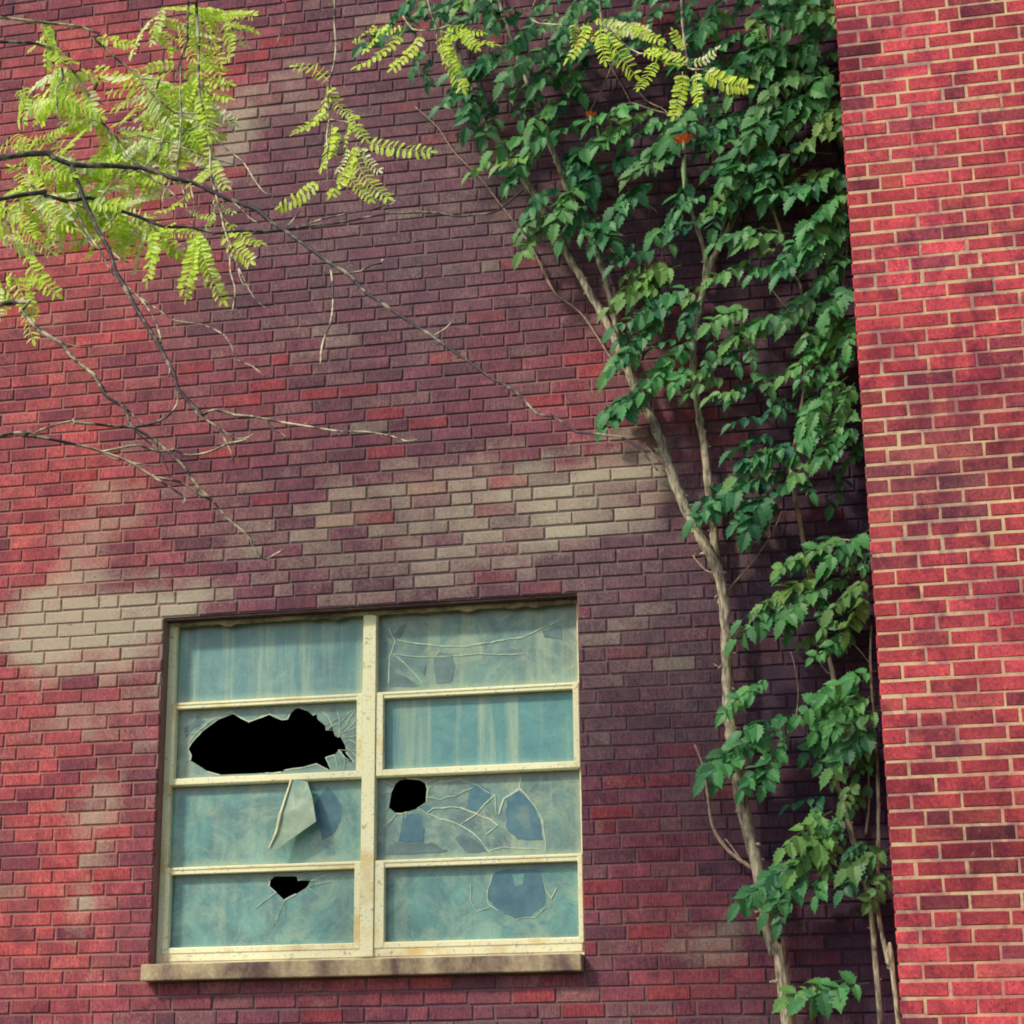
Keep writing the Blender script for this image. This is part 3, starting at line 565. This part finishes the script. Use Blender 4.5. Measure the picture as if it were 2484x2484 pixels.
# leaves: (x0,y0,x1,y1, brightness, pairs)
LV=[(925,165,830,200,.3,4),(960,120,850,140,.35,4),(905,170,880,240,.3,3),(1000,70,930,120,.4,4),(940,90,890,150,.4,4),(1045,85,950,155,.4,4),(1090,95,1010,160,.45,4),(1080,150,960,175,.5,4),(1120,90,1040,110,.4,4),(1060,130,1095,175,.5,3),(1010,170,985,225,.6,3),(1100,60,1060,110,.4,3),(1180,60,1110,90,.3,4),
(1070,190,1005,235,.7,4),(1040,180,980,205,.4,4),(1085,240,1000,275,.6,4),(1060,235,930,285,.7,5),(1020,275,890,325,.6,5),(1040,290,945,310,.5,4),(1010,290,960,340,.5,3),(990,320,960,350,.4,3),(940,220,915,260,.2,3),
(1150,215,1060,250,.7,4),(1100,270,1080,330,.3,4),(1060,310,1110,370,.3,4),(1100,290,1120,340,.3,4),(1220,195,1120,230,.8,5),(1250,200,1140,260,.7,5),(1280,220,1180,270,.6,4),(1200,240,1090,290,.6,4),(1290,230,1225,290,.5,4),(1180,255,1130,275,.6,4),(1320,200,1270,240,.4,4),
(1275,290,1150,310,.25,4),(1260,300,1190,330,.2,4),(1240,340,1160,390,.25,4),(1220,350,1175,400,.25,3),
(1060,350,995,400,.5,4),(1095,340,1050,420,.55,4),(1110,380,1060,450,.5,4),(1050,400,985,430,.4,4),(1050,420,985,475,.35,4),(1080,360,1060,400,.6,3),(1130,410,1100,440,.3,3),(1160,410,1120,460,.35,4),(1100,420,1155,455,.4,4),(1160,450,1130,475,.3,3),(1010,410,975,440,.5,3),
(1250,470,1160,500,.1,4),(1220,500,1180,520,.1,4),(1210,470,1150,480,.1,4),
(1300,340,1270,400,.35,4),(1330,370,1285,395,.45,4),(1340,350,1380,360,.4,3),(1385,340,1330,400,.35,4),(1360,370,1345,430,.55,3),(1400,370,1370,400,.3,3),(1290,410,1230,450,.4,4),(1330,420,1270,440,.25,4),(1240,430,1265,460,.4,2),
(1440,430,1350,460,.4,4),(1490,440,1400,460,.3,4),(1470,470,1410,490,.35,3),(1510,450,1470,500,.45,3),(1430,500,1345,525,.55,4),(1500,490,1420,520,.5,4),(1540,480,1470,520,.3,4),
(1285,500,1180,550,.5,5),(1260,540,1150,580,.3,5),(1290,570,1160,620,.35,5),(1250,520,1200,560,.6,4),(1310,540,1230,580,.3,4),(1260,590,1170,640,.3,4),(1330,560,1290,610,.2,4),(1350,530,1300,560,.25,3),
(1240,620,1160,690,.4,4),(1250,610,1190,660,.35,4),(1220,650,1150,700,.4,4),(1285,640,1225,660,.3,3),(1300,650,1240,710,.75,3),(1270,690,1215,740,.7,3),(1230,735,1150,780,.5,4),(1220,750,1145,800,.4,4),(1300,690,1270,730,.6,3),
(1340,620,1290,650,.35,3),(1350,640,1330,690,.3,3),(1420,580,1340,610,.4,4),(1450,610,1380,640,.35,4),(1500,590,1400,625,.4,5),(1400,640,1350,680,.3,4),(1370,660,1390,690,.3,3),(1410,650,1420,680,.25,3),(1370,710,1300,740,.3,4),(1350,700,1290,720,.25,4),(1430,720,1380,750,.3,3),(1440,740,1470,770,.2,3),(1400,740,1340,750,.3,4),(1420,700,1450,730,.25,3),(1500,760,1450,780,.1,3),
(1470,820,1380,850,.12,4),(1450,850,1400,870,.12,3),(1440,790,1380,800,.1,3),
(1540,560,1480,610,.3,4),(1590,570,1500,600,.6,5),(1600,590,1520,640,.4,4),(1610,610,1540,660,.7,4),(1600,650,1480,710,.65,5),(1570,640,1510,690,.6,4),(1615,660,1560,700,.6,4),(1610,540,1560,590,.5,3),(1560,690,1510,715,.5,3),(1620,590,1600,650,.8,3),
(1600,710,1540,780,.6,4),(1560,740,1515,800,.65,4),(1570,780,1500,850,.6,5),(1610,760,1570,830,.7,4),(1620,800,1550,860,.4,5),(1590,820,1540,870,.4,4),(1640,830,1600,870,.3,3),(1540,760,1520,820,.8,3),(1600,730,1590,780,.7,3),
(1530,850,1390,900,.3,6),(1510,840,1420,870,.25,5),(1490,880,1310,980,.35,7),(1460,900,1340,960,.3,5),(1530,890,1440,950,.3,5),(1450,930,1410,1000,.3,4),(1400,940,1310,985,.35,4),(1500,900,1530,930,.4,3),(1470,950,1400,980,.2,4),(1540,860,1500,900,.6,3),(1430,960,1385,990,.2,3),
(1640,1000,1560,1060,.45,4),(1600,1020,1540,1040,.35,4),(1620,1040,1570,1070,.3,3),(1560,1030,1480,1070,.45,4),(1530,1050,1470,1075,.5,3),(1640,1040,1630,1070,.4,2),
(1570,1080,1440,1140,.35,6),(1540,1100,1400,1170,.35,6),(1500,1140,1390,1205,.4,5),(1560,1100,1480,1170,.35,5),(1520,1120,1490,1190,.3,4),(1600,1090,1540,1120,.25,4),(1640,1090,1570,1150,.25,5),(1640,1120,1600,1190,.35,3),(1560,1130,1550,1160,.4,3),(1630,1110,1590,1130,.2,4),
(1600,1190,1560,1230,.45,4),(1590,1220,1535,1240,.5,4),(1580,1170,1550,1190,.4,3),(1610,1200,1590,1225,.4,3),
(1655,1265,1560,1310,.75,5),(1640,1280,1510,1350,.8,6),(1650,1310,1570,1370,.7,5),(1600,1320,1540,1380,.85,4),(1560,1330,1505,1360,.85,4),(1620,1300,1600,1360,.8,4),(1580,1350,1560,1390,.7,3),(1610,1350,1580,1380,.6,3),
(1440,1290,1380,1330,.5,4),(1420,1300,1365,1345,.6,4),(1445,1280,1420,1310,.5,3),
(1500,1350,1400,1380,.4,5),(1500,1370,1370,1430,.5,6),(1460,1380,1340,1440,.4,5),(1410,1420,1330,1470,.35,5),(1470,1400,1440,1480,.45,4),(1440,1440,1400,1490,.4,4),(1380,1400,1350,1470,.4,4),(1490,1380,1470,1430,.4,3),
(1660,1370,1590,1420,.3,5),(1640,1400,1570,1450,.45,5),(1660,1420,1620,1460,.45,4),(1620,1390,1550,1440,.35,4),(1660,1340,1600,1370,.3,4),
(1570,1530,1480,1600,.5,6),(1590,1560,1500,1640,.6,6),(1550,1550,1530,1610,.7,4),(1520,1620,1400,1700,.4,6),(1490,1640,1395,1705,.45,5),(1570,1600,1470,1680,.35,6),(1530,1650,1450,1720,.3,5),(1500,1680,1470,1740,.3,4),(1580,1590,1560,1640,.35,4),(1560,1640,1540,1690,.6,3),(1530,1520,1550,1560,.4,3),(1570,1540,1590,1580,.35,3),
(1680,1600,1600,1640,.1,5),(1650,1630,1590,1680,.12,5),(1640,1590,1600,1610,.12,4),(1680,1650,1640,1700,.08,4),(1600,1530,1570,1560,.3,3),(1620,1470,1590,1520,.12,4),
(1640,1855,1520,1885,.4,5),(1590,1850,1490,1880,.4,5),
# dense head at the top right
(1340,60,1280,110,.3,5),(1400,60,1340,100,.35,5),(1460,70,1400,110,.4,4),(1500,60,1440,100,.4,5),(1550,70,1480,120,.4,5),(1520,100,1470,150,.5,4),(1490,90,1430,150,.5,4),(1430,90,1370,140,.4,5),(1560,120,1510,160,.5,4),(1540,60,1510,100,.4,4),
(1540,140,1450,170,.3,5),(1470,100,1390,150,.6,5),(1440,130,1410,150,.5,4),(1500,150,1440,200,.2,5),(1580,130,1510,190,.65,5),(1590,150,1530,200,.6,4),(1560,180,1470,230,.5,5),(1600,190,1550,230,.3,4),(1560,200,1500,240,.4,4),
(1400,170,1340,220,.3,5),(1450,190,1420,250,.4,4),(1490,200,1440,290,.55,5),(1470,220,1430,270,.6,5),(1420,200,1370,250,.3,5),(1390,210,1330,260,.4,5),(1360,180,1310,210,.3,5),(1420,260,1350,280,.5,4),(1380,240,1320,280,.35,4),(1400,280,1370,320,.3,3),
(1330,230,1260,270,.5,5),(1310,260,1250,300,.3,4),(1590,240,1490,290,.25,6),(1570,290,1430,310,.2,6),(1500,290,1420,340,.5,5),(1470,300,1440,380,.4,4),(1480,290,1400,340,.2,5),(1440,330,1370,390,.25,5),
(1580,320,1470,360,.4,6),(1560,340,1500,370,.35,5),(1600,330,1540,350,.3,5),(1540,350,1470,365,.4,4),
(1600,360,1520,430,.6,5),(1590,390,1530,440,.6,5),(1600,420,1550,470,.5,5),(1580,370,1570,410,.7,4),(1600,450,1530,490,.4,5),(1610,480,1550,530,.35,5),(1600,500,1530,560,.5,5),(1570,440,1520,470,.6,4)]
fol1=MB(); fol2=MB()
def add_leaf(x0,y0,x1,y1,br,npr,deep=False):
    y=random.uniform(-.10,-.16) if deep else random.uniform(-.16,-.26)
    S=Q(x0,y0,y); E=Q(x1,y1,y-(.02 if deep else random.uniform(.02,.10)))
    right=(x0+x1)/2>1500 or (y0>1000 and (x0+x1)/2>1490)
    mb=fol2 if right else fol1
    vine_leaf(mb,S,E,npr,1.0,min(1,max(0,br*1.0+random.uniform(-.08,.08))))
for l in LV:
    add_leaf(*l)
for l in LV:
    if random.random()<.12:
        x0,y0,x1,y1,br,n=l; jx=random.uniform(-30,30); jy=random.uniform(-22,22)
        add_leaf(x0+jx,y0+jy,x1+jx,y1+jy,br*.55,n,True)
def fill(n,x0,x1,y0,y1,b0,b1,deep,test=lambda x,y:True):
    for _ in range(n):
        x=random.uniform(x0,x1); y=random.uniform(y0,y1)
        if not test(x,y): continue
        a=random.uniform(2.0,2.9) if random.random()<.75 else random.uniform(.8,2.); L=random.uniform(55,90)
        add_leaf(x,y,x+math.cos(a)*L,y+math.sin(a)*L*.7,random.uniform(b0,b1),random.choice((4,5)),deep)
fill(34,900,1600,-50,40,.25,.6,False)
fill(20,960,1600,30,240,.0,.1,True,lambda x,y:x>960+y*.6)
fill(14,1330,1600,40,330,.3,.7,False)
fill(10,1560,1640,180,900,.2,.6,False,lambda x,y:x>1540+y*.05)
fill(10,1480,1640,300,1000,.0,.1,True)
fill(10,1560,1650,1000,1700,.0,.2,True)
# unseen vine crown added above the view, jutting out to shade the corner below
for _ in range(170):
    X=random.uniform(-2.3,-.15); Z=random.uniform(6.6,8.3); Y=-random.uniform(.12,.75)
    a=Vector((X,Y,Z)); (fol1 if X<-1 else fol2) and vine_leaf(fol1 if X<-1 else fol2,a,a+Vector((random.uniform(-.18,.02),random.uniform(-.1,.02),random.uniform(-.16,-.05))),4,1.,random.uniform(.2,.6))
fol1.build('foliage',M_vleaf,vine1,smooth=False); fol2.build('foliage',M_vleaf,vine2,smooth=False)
def flower(x,y,s):
    c=Q(x,y,-.38); mb=MB()
    for k in range(9):
        a=k*2*math.pi/9; d=Vector((math.cos(a)*.7,math.sin(a)*.5,1.)).normalized()
        leaflet(mb,c,d+Vector([random.uniform(-.15,.15) for _ in range(3)]),Vector((math.cos(a),math.sin(a),0)),s,s*.45,(1,1,1,1),False,0,-.3)
    tube(mb,[c+Vector((0,0,-.03)),c+Vector((0,0,-.01)),c+Vector((0,0,.01))],[.004,.009,.010],7,1,None,2,0)
    return mb.build('flower',[M_orange,M_pod],vine1,smooth=True)
flower(1290,272,.060); flower(1115,222,.038); 
def pod(pts,r):
    mb=MB(); n=len(pts); w=[Q(x,y,-.28) for x,y in pts]; tube(mb,w,[r*math.sin(math.pi*(i+.35)/(n-.3))+.001 for i in range(n)],8,0,None,4,0); mb.build('seed_pod',M_pod,vine1,smooth=True)
pod([(1293,290),(1291,305),(1290,322),(1291,340),(1290,357)],.012); pod([(1127,238),(1128,250),(1131,263),(1136,288)],.008)
mb=MB(); leaflet(mb,Q(1093,68,-.3),Vector((-.05,0,-1)),Vector((0,-1,.1)),.10,.035,(1,1,1,1),True,0,.1); mb.build('withered_leaf',M_deadleaf,vine1)
# ------------------------------------------------------------------ locust tree in front of the wall
def by(x,y): return -2.55+.35*math.sin(x/330.)+.3*math.sin(y/240.+1)
tree=empty('locust_tree',(-6.2,-3.6,0))
tag(tree,'locust tree whose bare twigs and yellow-green feathery leaves reach across the wall from the left','tree')
TR=MB(); tp=[Vector((-6.2,-3.6,0)),Vector((-6.15,-3.5,1.5)),Vector((-6.0,-3.4,3.)),Vector((-6.05,-3.3,5.)),Vector((-5.9,-3.2,7.5)),Vector((-5.6,-3.1,9.))]
tube(TR,tp,[.19,.16,.14,.12,.08,.03],14,0,None,6,.12); TR.build('trunk',M_trunk,tree,smooth=True)
twigpts=[]
def branch(pts,r0,r1,start=None,sides=7,name='branch',knob=True):
    mb=MB(); w=[Q(x,y,by(x,y)) for x,y in pts]; n=len(w)
    # small zigzag between buds, as locust wood grows
    ww=[w[0]]; 
    for i in range(n-1):
        L=(w[i+1]-w[i]).length; k=max(1,int(L/.06))
        for j in range(1,k+1):
            p=w[i].lerp(w[i+1],j/k); 
            if j<k: p=p+Vector((random.uniform(-1,1),random.uniform(-1,1),random.uniform(-1,1)))*.0035
            ww.append(p)
    r0*=1.0; r1=r1*1.4; m=len(ww); rad=[r0+(r1-r0)*(i/(m-1))**.8 for i in range(m)]
    for i in range(m): twigpts.append(ww[i])
    if start is not None:
        s=[start.lerp(ww[0],t)+Vector((0,0,.12*math.sin(math.pi*t))) for t in (0,.35,.7)]; rr=[max(r0*2.6,.02),r0*1.9,r0*1.3]
        ww=s+ww; rad=rr+rad
    tube(mb,ww,rad,sides,0,None,2,.22,r0*500)
    if knob:
        for i in range(4,len(ww)-1):
            if random.random()<.55:
                a=Vector((random.uniform(-1,1),random.uniform(-.6,.6),random.uniform(-1,1))).normalized(); r=rad[i]
                tube(mb,[ww[i]-a*r*.2,ww[i]+a*r*1.2,ww[i]+a*(r*1.2+random.uniform(.004,.016))],[r*.9,r*.6,r*.15],5,0,None,1,.1)
    return mb.build(name,M_limb if r0>.0085 else M_twig,tree,smooth=True)
T=lambda z:Vector((-6.0,-3.35,z))
branch([(48,291),(97,296),(135,311),(180,312),(225,314),(290,322),(322,337),(361,343),(399,361),(435,377),(490,399),(515,422),(547,441),(586,470),(622,496),(654,515),(692,554),(740,586),(789,618),(816,634),(870,673),(910,702),(976,742),(1015,782),(1044,786),(1088,815),(1124,818),(1178,826),(1207,847),(1240,887)],.0125,.0022,T(4.2))
branch([(45,367),(84,369),(129,380),(155,374),(184,375),(225,396),(277,415),(309,428),(361,428),(406,440),(451,435),(515,436),(531,433),(573,428),(628,422),(680,412),(741,402),(790,400),(818,401),(869,409),(901,404),(927,402),(950,390),(988,357)],.009,.0025,T(3.9))
branch([(560,431),(600,416),(660,402),(700,396),(722,388),(738,386),(746,378)],.004,.002)
branch([(531,433),(545,425),(560,405),(568,398)],.004,.0015)
branch([(135,311),(148,348),(161,383),(180,425),(206,473),(219,515),(245,560),(262,590),(282,622),(314,679),(330,707),(336,735),(370,771),(382,783)],.0095,.0055)
branch([(382,783),(407,773),(443,783),(503,791),(572,803),(644,814),(684,814),(737,822),(765,832),(788,829)],.0055,.002)
branch([(370,775),(379,785),(411,806),(447,828),(471,824),(478,818)],.005,.002)
branch([(336,735),(334,763),(314,787),(282,801),(242,806),(190,801),(141,797),(142,790)],.003,.0045)
branch([(129,380),(150,412),(165,440),(190,475),(215,520),(245,545),(262,560),(300,585),(330,605),(380,612),(420,630),(435,650),(450,680),(475,690),(500,711)],.0045,.0018)
branch([(262,560),(285,590),(300,625),(306,655)],.004,.0025)
branch([(20,570),(40,586),(72,622),(113,647),(141,679),(177,707),(205,751),(238,771),(246,801),(282,824),(322,856),(350,884),(374,920),(403,946),(427,977),(467,1009),(479,1033),(499,1055),(515,1048),(537,1036)],.0085,.0022,T(3.4))
branch([(20,818),(42,824),(64,824),(149,840),(193,852),(250,874),(290,900),(338,908),(370,928),(395,942)],.006,.003,T(2.9))
branch([(64,820),(76,812),(110,800),(141,793)],.0045,.003)
branch([(193,852),(262,840),(298,852),(330,848),(346,858),(374,858),(403,850),(427,838),(447,834),(466,830)],.005,.003)
branch([(246,801),(262,820),(300,850),(310,870),(320,900)],.003,.0018)
branch([(290,900),(330,925),(350,940),(345,950)],.004,.002)
branch([(60,80),(97,106),(132,126),(155,161),(184,222),(219,258),(238,290),(267,322),(306,348),(335,374)],.0065,.0025,T(5.2))
branch([(150,50),(177,74),(219,110),(264,148),(290,180),(329,213),(355,220),(383,229)],.006,.0025,T(5.6))
branch([(232,262),(260,256),(290,262),(320,270),(370,288),(400,300),(440,310)],.0035,.002)
branch([(258,325),(290,300),(300,285),(310,250),(318,225)],.0045,.0025)
branch([(222,325),(250,320),(215,340),(190,372)],.003,.002)
branch([(97,378),(130,410),(165,450),(180,470)],.003,.002)
branch([(40,325),(60,350),(80,368)],.004,.003)
branch([(116,126),(119,148),(106,167),(108,190),(108,225)],.005,.0025)
top=lambda x:Q(x,-60,by(x,-60))
# high limb that runs above the picture and carries the hanging sprays
branch([(-420,-240),(-100,-190),(200,-130),(400,-110),(700,-95),(900,-85),(1150,-80),(1320,-60)],.022,.008,T(6.6),sides=9)
branch([(368,-118),(370,-30),(372,40),(375,97),(375,145),(378,190),(393,225),(395,274),(397,322),(405,360),(415,393),(422,428),(432,467),(435,515),(443,541),(438,605)],.0085,.0015)
branch([(393,225),(410,235),(428,242)],.004,.002)
branch([(395,232),(403,251),(425,280),(457,303),(477,335),(499,364),(515,366)],.0035,.0018)
branch([(432,467),(445,490),(452,520),(460,537),(476,538)],.0025,.0015)
branch([(450,505),(462,530),(478,560),(500,580),(508,578)],.0022,.0012)
branch([(350,-118),(354,-20),(354,74),(341,110),(340,174),(341,245),(335,322),(351,386),(364,425)],.006,.002)
branch([(341,110),(330,150),(322,180)],.003,.002)
branch([(628,-100),(630,-20),(631,48),(634,80),(631,119),(621,155),(618,193),(621,225),(616,258),(617,300),(618,338)],.0062,.0018)
branch([(621,225),(640,228),(660,232),(675,250),(688,268),(675,280),(668,290)],.0032,.0016)
branch([(618,338),(610,342),(604,341)],.002,.0012)
branch([(624,505),(628,547),(628,580),(622,615),(611,640),(606,665),(605,688)],.004,.0025)
branch([(654,515),(680,512),(700,500),(718,496),(722,490)],.003,.0035)
branch([(816,634),(840,620),(852,608),(860,603)],.0025,.0015)
branch([(790,-90),(800,-30),(812,20),(823,56),(826,90),(840,115),(850,128)],.0045,.0015)
branch([(760,30),(778,55),(800,57),(823,56),(845,48),(866,44)],.004,.002)
branch([(1128,-80),(1130,-20),(1136,42),(1172,79),(1206,101),(1240,99)],.006,.002)
branch([(1290,-62),(1286,0),(1288,42),(1291,79),(1297,110),(1299,129),(1318,131),(1338,130)],.007,.002)
branch([(1050,-82),(1020,-20),(1000,35),(1040,46),(1080,47)],.003,.002)
branch([(545,-100),(540,-20),(536,40),(530,60),(522,85)],.003,.0015)
rs=random.Random(11)
for (x,y) in [(200,240),(240,292),(290,322),(155,161),(264,148),(184,375),(225,396),(277,415),(97,296),(148,348),(206,473),(245,560),(113,647),(177,707),(238,771),(193,852),(250,874),(322,337),(361,343),(435,377),(329,213),(375,150),(397,322),(341,245),(314,679),(503,791),(411,806),(129,380)]:
    a=rs.uniform(.1,1.9); L=rs.uniform(28,75); pts=[(x,y)]
    for k in range(4):
        a+=rs.uniform(-.35,.35); x+=math.cos(a)*L/4; y+=math.sin(a)*L/4; pts.append((x,y))
    branch(pts,.0042,.0018)
# ---- pinnate fronds
def frond(mb,S,E,bulge,npair=9,lf=1.,white=0.,flat=None):
    d=E-S; L=d.length
    if L<.02: return
    side=d.cross(Vector((0,1,0))).normalized()
    mid=(S+E)/2+side*bulge*L+Vector((0,random.uniform(-.03,.03),0)); n=14
    cv=[(1-t)**2*S+2*t*(1-t)*mid+t*t*E for t in [i/n for i in range(n+1)]]
    tone=random.uniform(.2,.85); wh=max(white,0)
    tube(mb,[cv[0],cv[4],cv[9],cv[14]],[.0014,.0012,.001,.0007],4,0,(.6,.1,0,1),sub=2,rough=0)
    nb=(flat if flat else Vector((random.uniform(-.9,.3),-1,random.uniform(-.1,1.1)))).normalized()
    ll=L*.20*lf; ll=min(max(ll,.024),.042)
    for i in range(npair):
        t=.10+.87*i/(npair-1); j=min(n-1,int(t*n)); p=cv[j].lerp(cv[j+1],t*n-j); tg=(cv[j+1]-cv[j]).normalized(); sd=tg.cross(nb).normalized()
        sz=ll*(1-.45*abs(t-.45)**1.3)
        for sg in (-1,1):
            if random.random()<.04: continue
            dv=(sd*sg+tg*random.uniform(.15,.5)+nb*random.uniform(-.35,.2)).normalized(); nr=(nb+tg*random.uniform(-.3,.3)+sd*sg*random.uniform(-.4,.4)).normalized()
            leaflet(mb,p,dv,nr,sz*random.uniform(.9,1.1),sz*.46,(min(1,max(0,tone+random.uniform(-.2,.2))),min(1,wh*random.uniform(.5,1)+max(0,random.gauss(-.1,.2))),0,1),False,0,.12)
    leaflet(mb,cv[-1],cv[-1]-cv[-2],nb,ll*.8,ll*.36,(tone,wh,0,1),False,0,.1)
def F(mb,x0,y0,x1,y1,bul=.12,n=9,white=0.,dy=0.,lf=1.):
    Y=by((x0+x1)/2,(y0+y1)/2)+dy
    frond(mb,Q(x0,y0,by(x0,y0)+dy*.3),Q(x1,y1,by(x0,y0)+dy+random.uniform(-.05,.05)),bul,n,lf,white)
fm=MB()
for a in [(621,155,557,125,-.25,8),(617,162,559,250,.35,10),(624,160,660,215,-.25,10),(620,210,560,245,.12,9),(627,235,608,316,.05,10),(690,268,811,286,-.08,11,.1),(673,268,625,367,.1,12),(660,235,650,275,0,6),(668,290,732,372,-.16,12),(657,330,700,377,-.08,8),(680,275,715,322,-.15,8,.9),(655,278,637,322,.1,7,.8),(604,341,529,390,.16,9),(640,250,628,290,0,7),(665,215,690,262,-.1,8)]: F(fm,*a)
tp_=MB()
for a in [(758,62,675,125,.2,10),(795,64,741,128,.15,9),(712,48,670,77,.1,6),(760,50,705,60,.1,7),(831,60,873,167,-.08,12),(831,58,931,84,-.1,12),(840,50,910,62,-.05,9),(830,80,862,130,-.1,9),(870,150,880,165,0,4),(870,55,900,90,-.1,8),(730,45,690,95,.1,8),
 (1110,42,1071,113,.12,9),(1133,51,1141,116,-.04,9),(1144,56,1198,141,-.1,12),(1138,45,1217,58,-.05,10,.5),(1190,50,1246,76,-.1,9),(1240,100,1250,80,0,5),(1240,113,1206,166,-.02,10),(1288,135,1271,217,.06,12),(1313,135,1316,194,0,9),(1330,130,1409,163,-.18,13),(1299,121,1229,96,-.1,10),(1305,118,1353,93,-.2,7,.9),(1230,80,1280,110,-.15,9),(1215,95,1258,118,-.05,6),(1120,40,1170,45,0,7),(1100,45,1130,80,-.1,7),(1295,90,1270,60,.1,7),(1250,118,1290,122,.0,7),(1085,45,1085,85,0,7)]: F(tp_,*a)
lm=MB()
for a in [(290,432,278,531,.08,11),(318,430,285,500,.1,10),(370,435,352,560,.08,13),(374,438,422,567,-.12,13),(372,440,385,530,-.02,11,.3),(366,440,345,545,.1,12),(378,445,410,540,-.1,12,.25),(422,412,493,460,-.12,10),(419,435,473,493,-.08,10),(399,300,428,351,-.15,8,.2),(398,310,362,345,.1,8,.2),(399,325,420,352,-.1,6),(377,97,431,155,-.1,9),(372,80,420,95,-.1,8),(383,180,373,283,.02,12),(380,170,395,260,0,11),(352,180,345,240,0,8),(375,130,355,190,.05,9),(335,120,250,140,-.1,9),(48,477,106,554,-.15,10),(40,420,98,475,-.12,10),(50,520,68,590,-.08,8),(44,560,62,640,-.03,8),(30,530,60,600,0,9),
 (60,265,118,245,-.1,8),(70,280,60,310,0,6),(320,340,250,330,.1,9),(360,360,300,400,.1,9),(400,372,440,400,-.1,8,.3),(350,395,400,412,0,8,.2),(330,420,300,440,0,7),(405,392,392,425,0,6,.4)]: F(lm,*a)
# the thick tuft of leaves at the upper left, each frond starting on a twig
near=[(184,222),(219,258),(238,290),(97,296),(135,311),(225,314),(290,322),(84,369),(129,380),(184,375),(225,396),(277,415),(155,161),(264,148),(290,180),(329,213),(341,245),(309,428),(361,343),(148,348),(161,383),(108,190),(106,167),(290,262),(318,240),(375,145),(378,190),(342,130),(340,174),(60,350),(50,372),(206,420),(60,292),(118,130)]
wts=[3,4,4,2,3,4,4,3,3,4,4,3,2,3,4,5,4,2,2,3,3,2,2,3,4,3,3,2,2,2,2,2,1,2]
pick=random.choices(near,weights=wts,k=265)
for (x,y) in pick:
    x0=x+random.uniform(-14,14); y0=y+random.uniform(-12,12); a=random.gauss(math.pi/2,1.0); L=random.uniform(55,95)
    x1=x0+math.cos(a)*L; y1=y0+math.sin(a)*L*.9
    if (x1<45 and random.random()<.5) or (x1>300 and 330<y1<420 and random.random()<.6) or (x1>440): continue
    if 190<x1<330 and 60<y1<120: continue
    if 120<x1<240 and 255<y1<300 and random.random()<.6: continue
    F(lm,x0,y0,x1,y1,random.uniform(-.2,.2),9,white=.85 if random.random()<.26 else 0,dy=random.uniform(.02,.32),lf=1.12)
for (x,y) in random.choices([(20,300),(20,380),(10,450),(10,520),(30,240),(40,180),(30,420),(90,60),(380,40),(420,30),(340,30),(300,30),(180,60)],k=46):
    x0=x+random.uniform(-20,10); y0=y+random.uniform(-25,25); a=random.gauss(.9,.6); L=random.uniform(50,85)
    F(lm,x0,y0,x0+math.cos(a)*L,y0+math.sin(a)*L,random.uniform(-.2,.2),9,white=.6 if random.random()<.15 else 0,dy=random.uniform(.0,.3),lf=1.12)
lm.build('foliage',M_lleaf,tree); fm.build('foliage',M_lleaf,tree); tp_.build('foliage',M_lleaf,tree)
for pts in ([(310,95),(303,130),(298,160),(291,190)],[(188,148),(181,163),(178,172)]):
    pd=MB(); tube(pd,[Q(x,y,by(x,y)+.1) for x,y in pts],[.004,.006,.006,.004],5,0); pd.build('dry_pod',M_trunk,tree)
# ------------------------------------------------------------------ ground
gm=simple('ground_grass',(.035,.06,.02,1),(.09,.12,.04,1),2.5,.95,.6,bd=.03)
gr=MB(); gr.add([(-600,-600,0),(600,-600,0),(600,600,0),(-600,600,0)],[(0,1,2,3)]); g=gr.build('ground',gm); tag(g,'grassy ground at the foot of the brick wall',kind='structure')
# ------------------------------------------------------------------ camera, light
cd=bpy.data.cameras.new('camera'); cam=bpy.data.objects.new('camera',cd); COL.objects.link(cam)
cd.sensor_fit='HORIZONTAL'; cd.sensor_width=36; cd.lens=36*FPX/2484; cd.clip_end=3000; cd.clip_start=.05
r,u,f=RM; cam.matrix_world=Matrix(((r[0],u[0],-f[0],0),(r[1],u[1],-f[1],CAMY),(r[2],u[2],-f[2],H),(0,0,0,1)))
sc.camera=cam
SUN=Vector((-.62,-.62,.80)).normalized(); el=math.asin(SUN.z); 
sd=bpy.data.lights.new('sun','SUN'); sd.energy=1.5; sd.angle=math.radians(5); sd.color=(1,.94,.76)
so=bpy.data.objects.new('sun',sd); COL.objects.link(so); so.rotation_euler=SUN.to_track_quat('Z','Y').to_euler(); so.location=(-5,-8,9)
w=bpy.data.worlds.new('World'); sc.world=w; w.use_nodes=True; nt=w.node_tree; bg=nt.nodes['Background']
sk=nt.nodes.new('ShaderNodeTexSky'); sk.sky_type='NISHITA'; sk.sun_disc=False; sk.sun_elevation=el; sk.sun_rotation=math.atan2(SUN.x,SUN.y)
sk.dust_density=2.5; nt.links.new(sk.outputs[0],bg.inputs[0]); bg.inputs[1].default_value=.078
sc.view_settings.view_transform='Standard'; sc.view_settings.look='None'; sc.view_settings.gamma=1; sc.view_settings.exposure=1.1
sc.render.engine='CYCLES'; sc.cycles.max_bounces=6; sc.cycles.filter_width=1.9
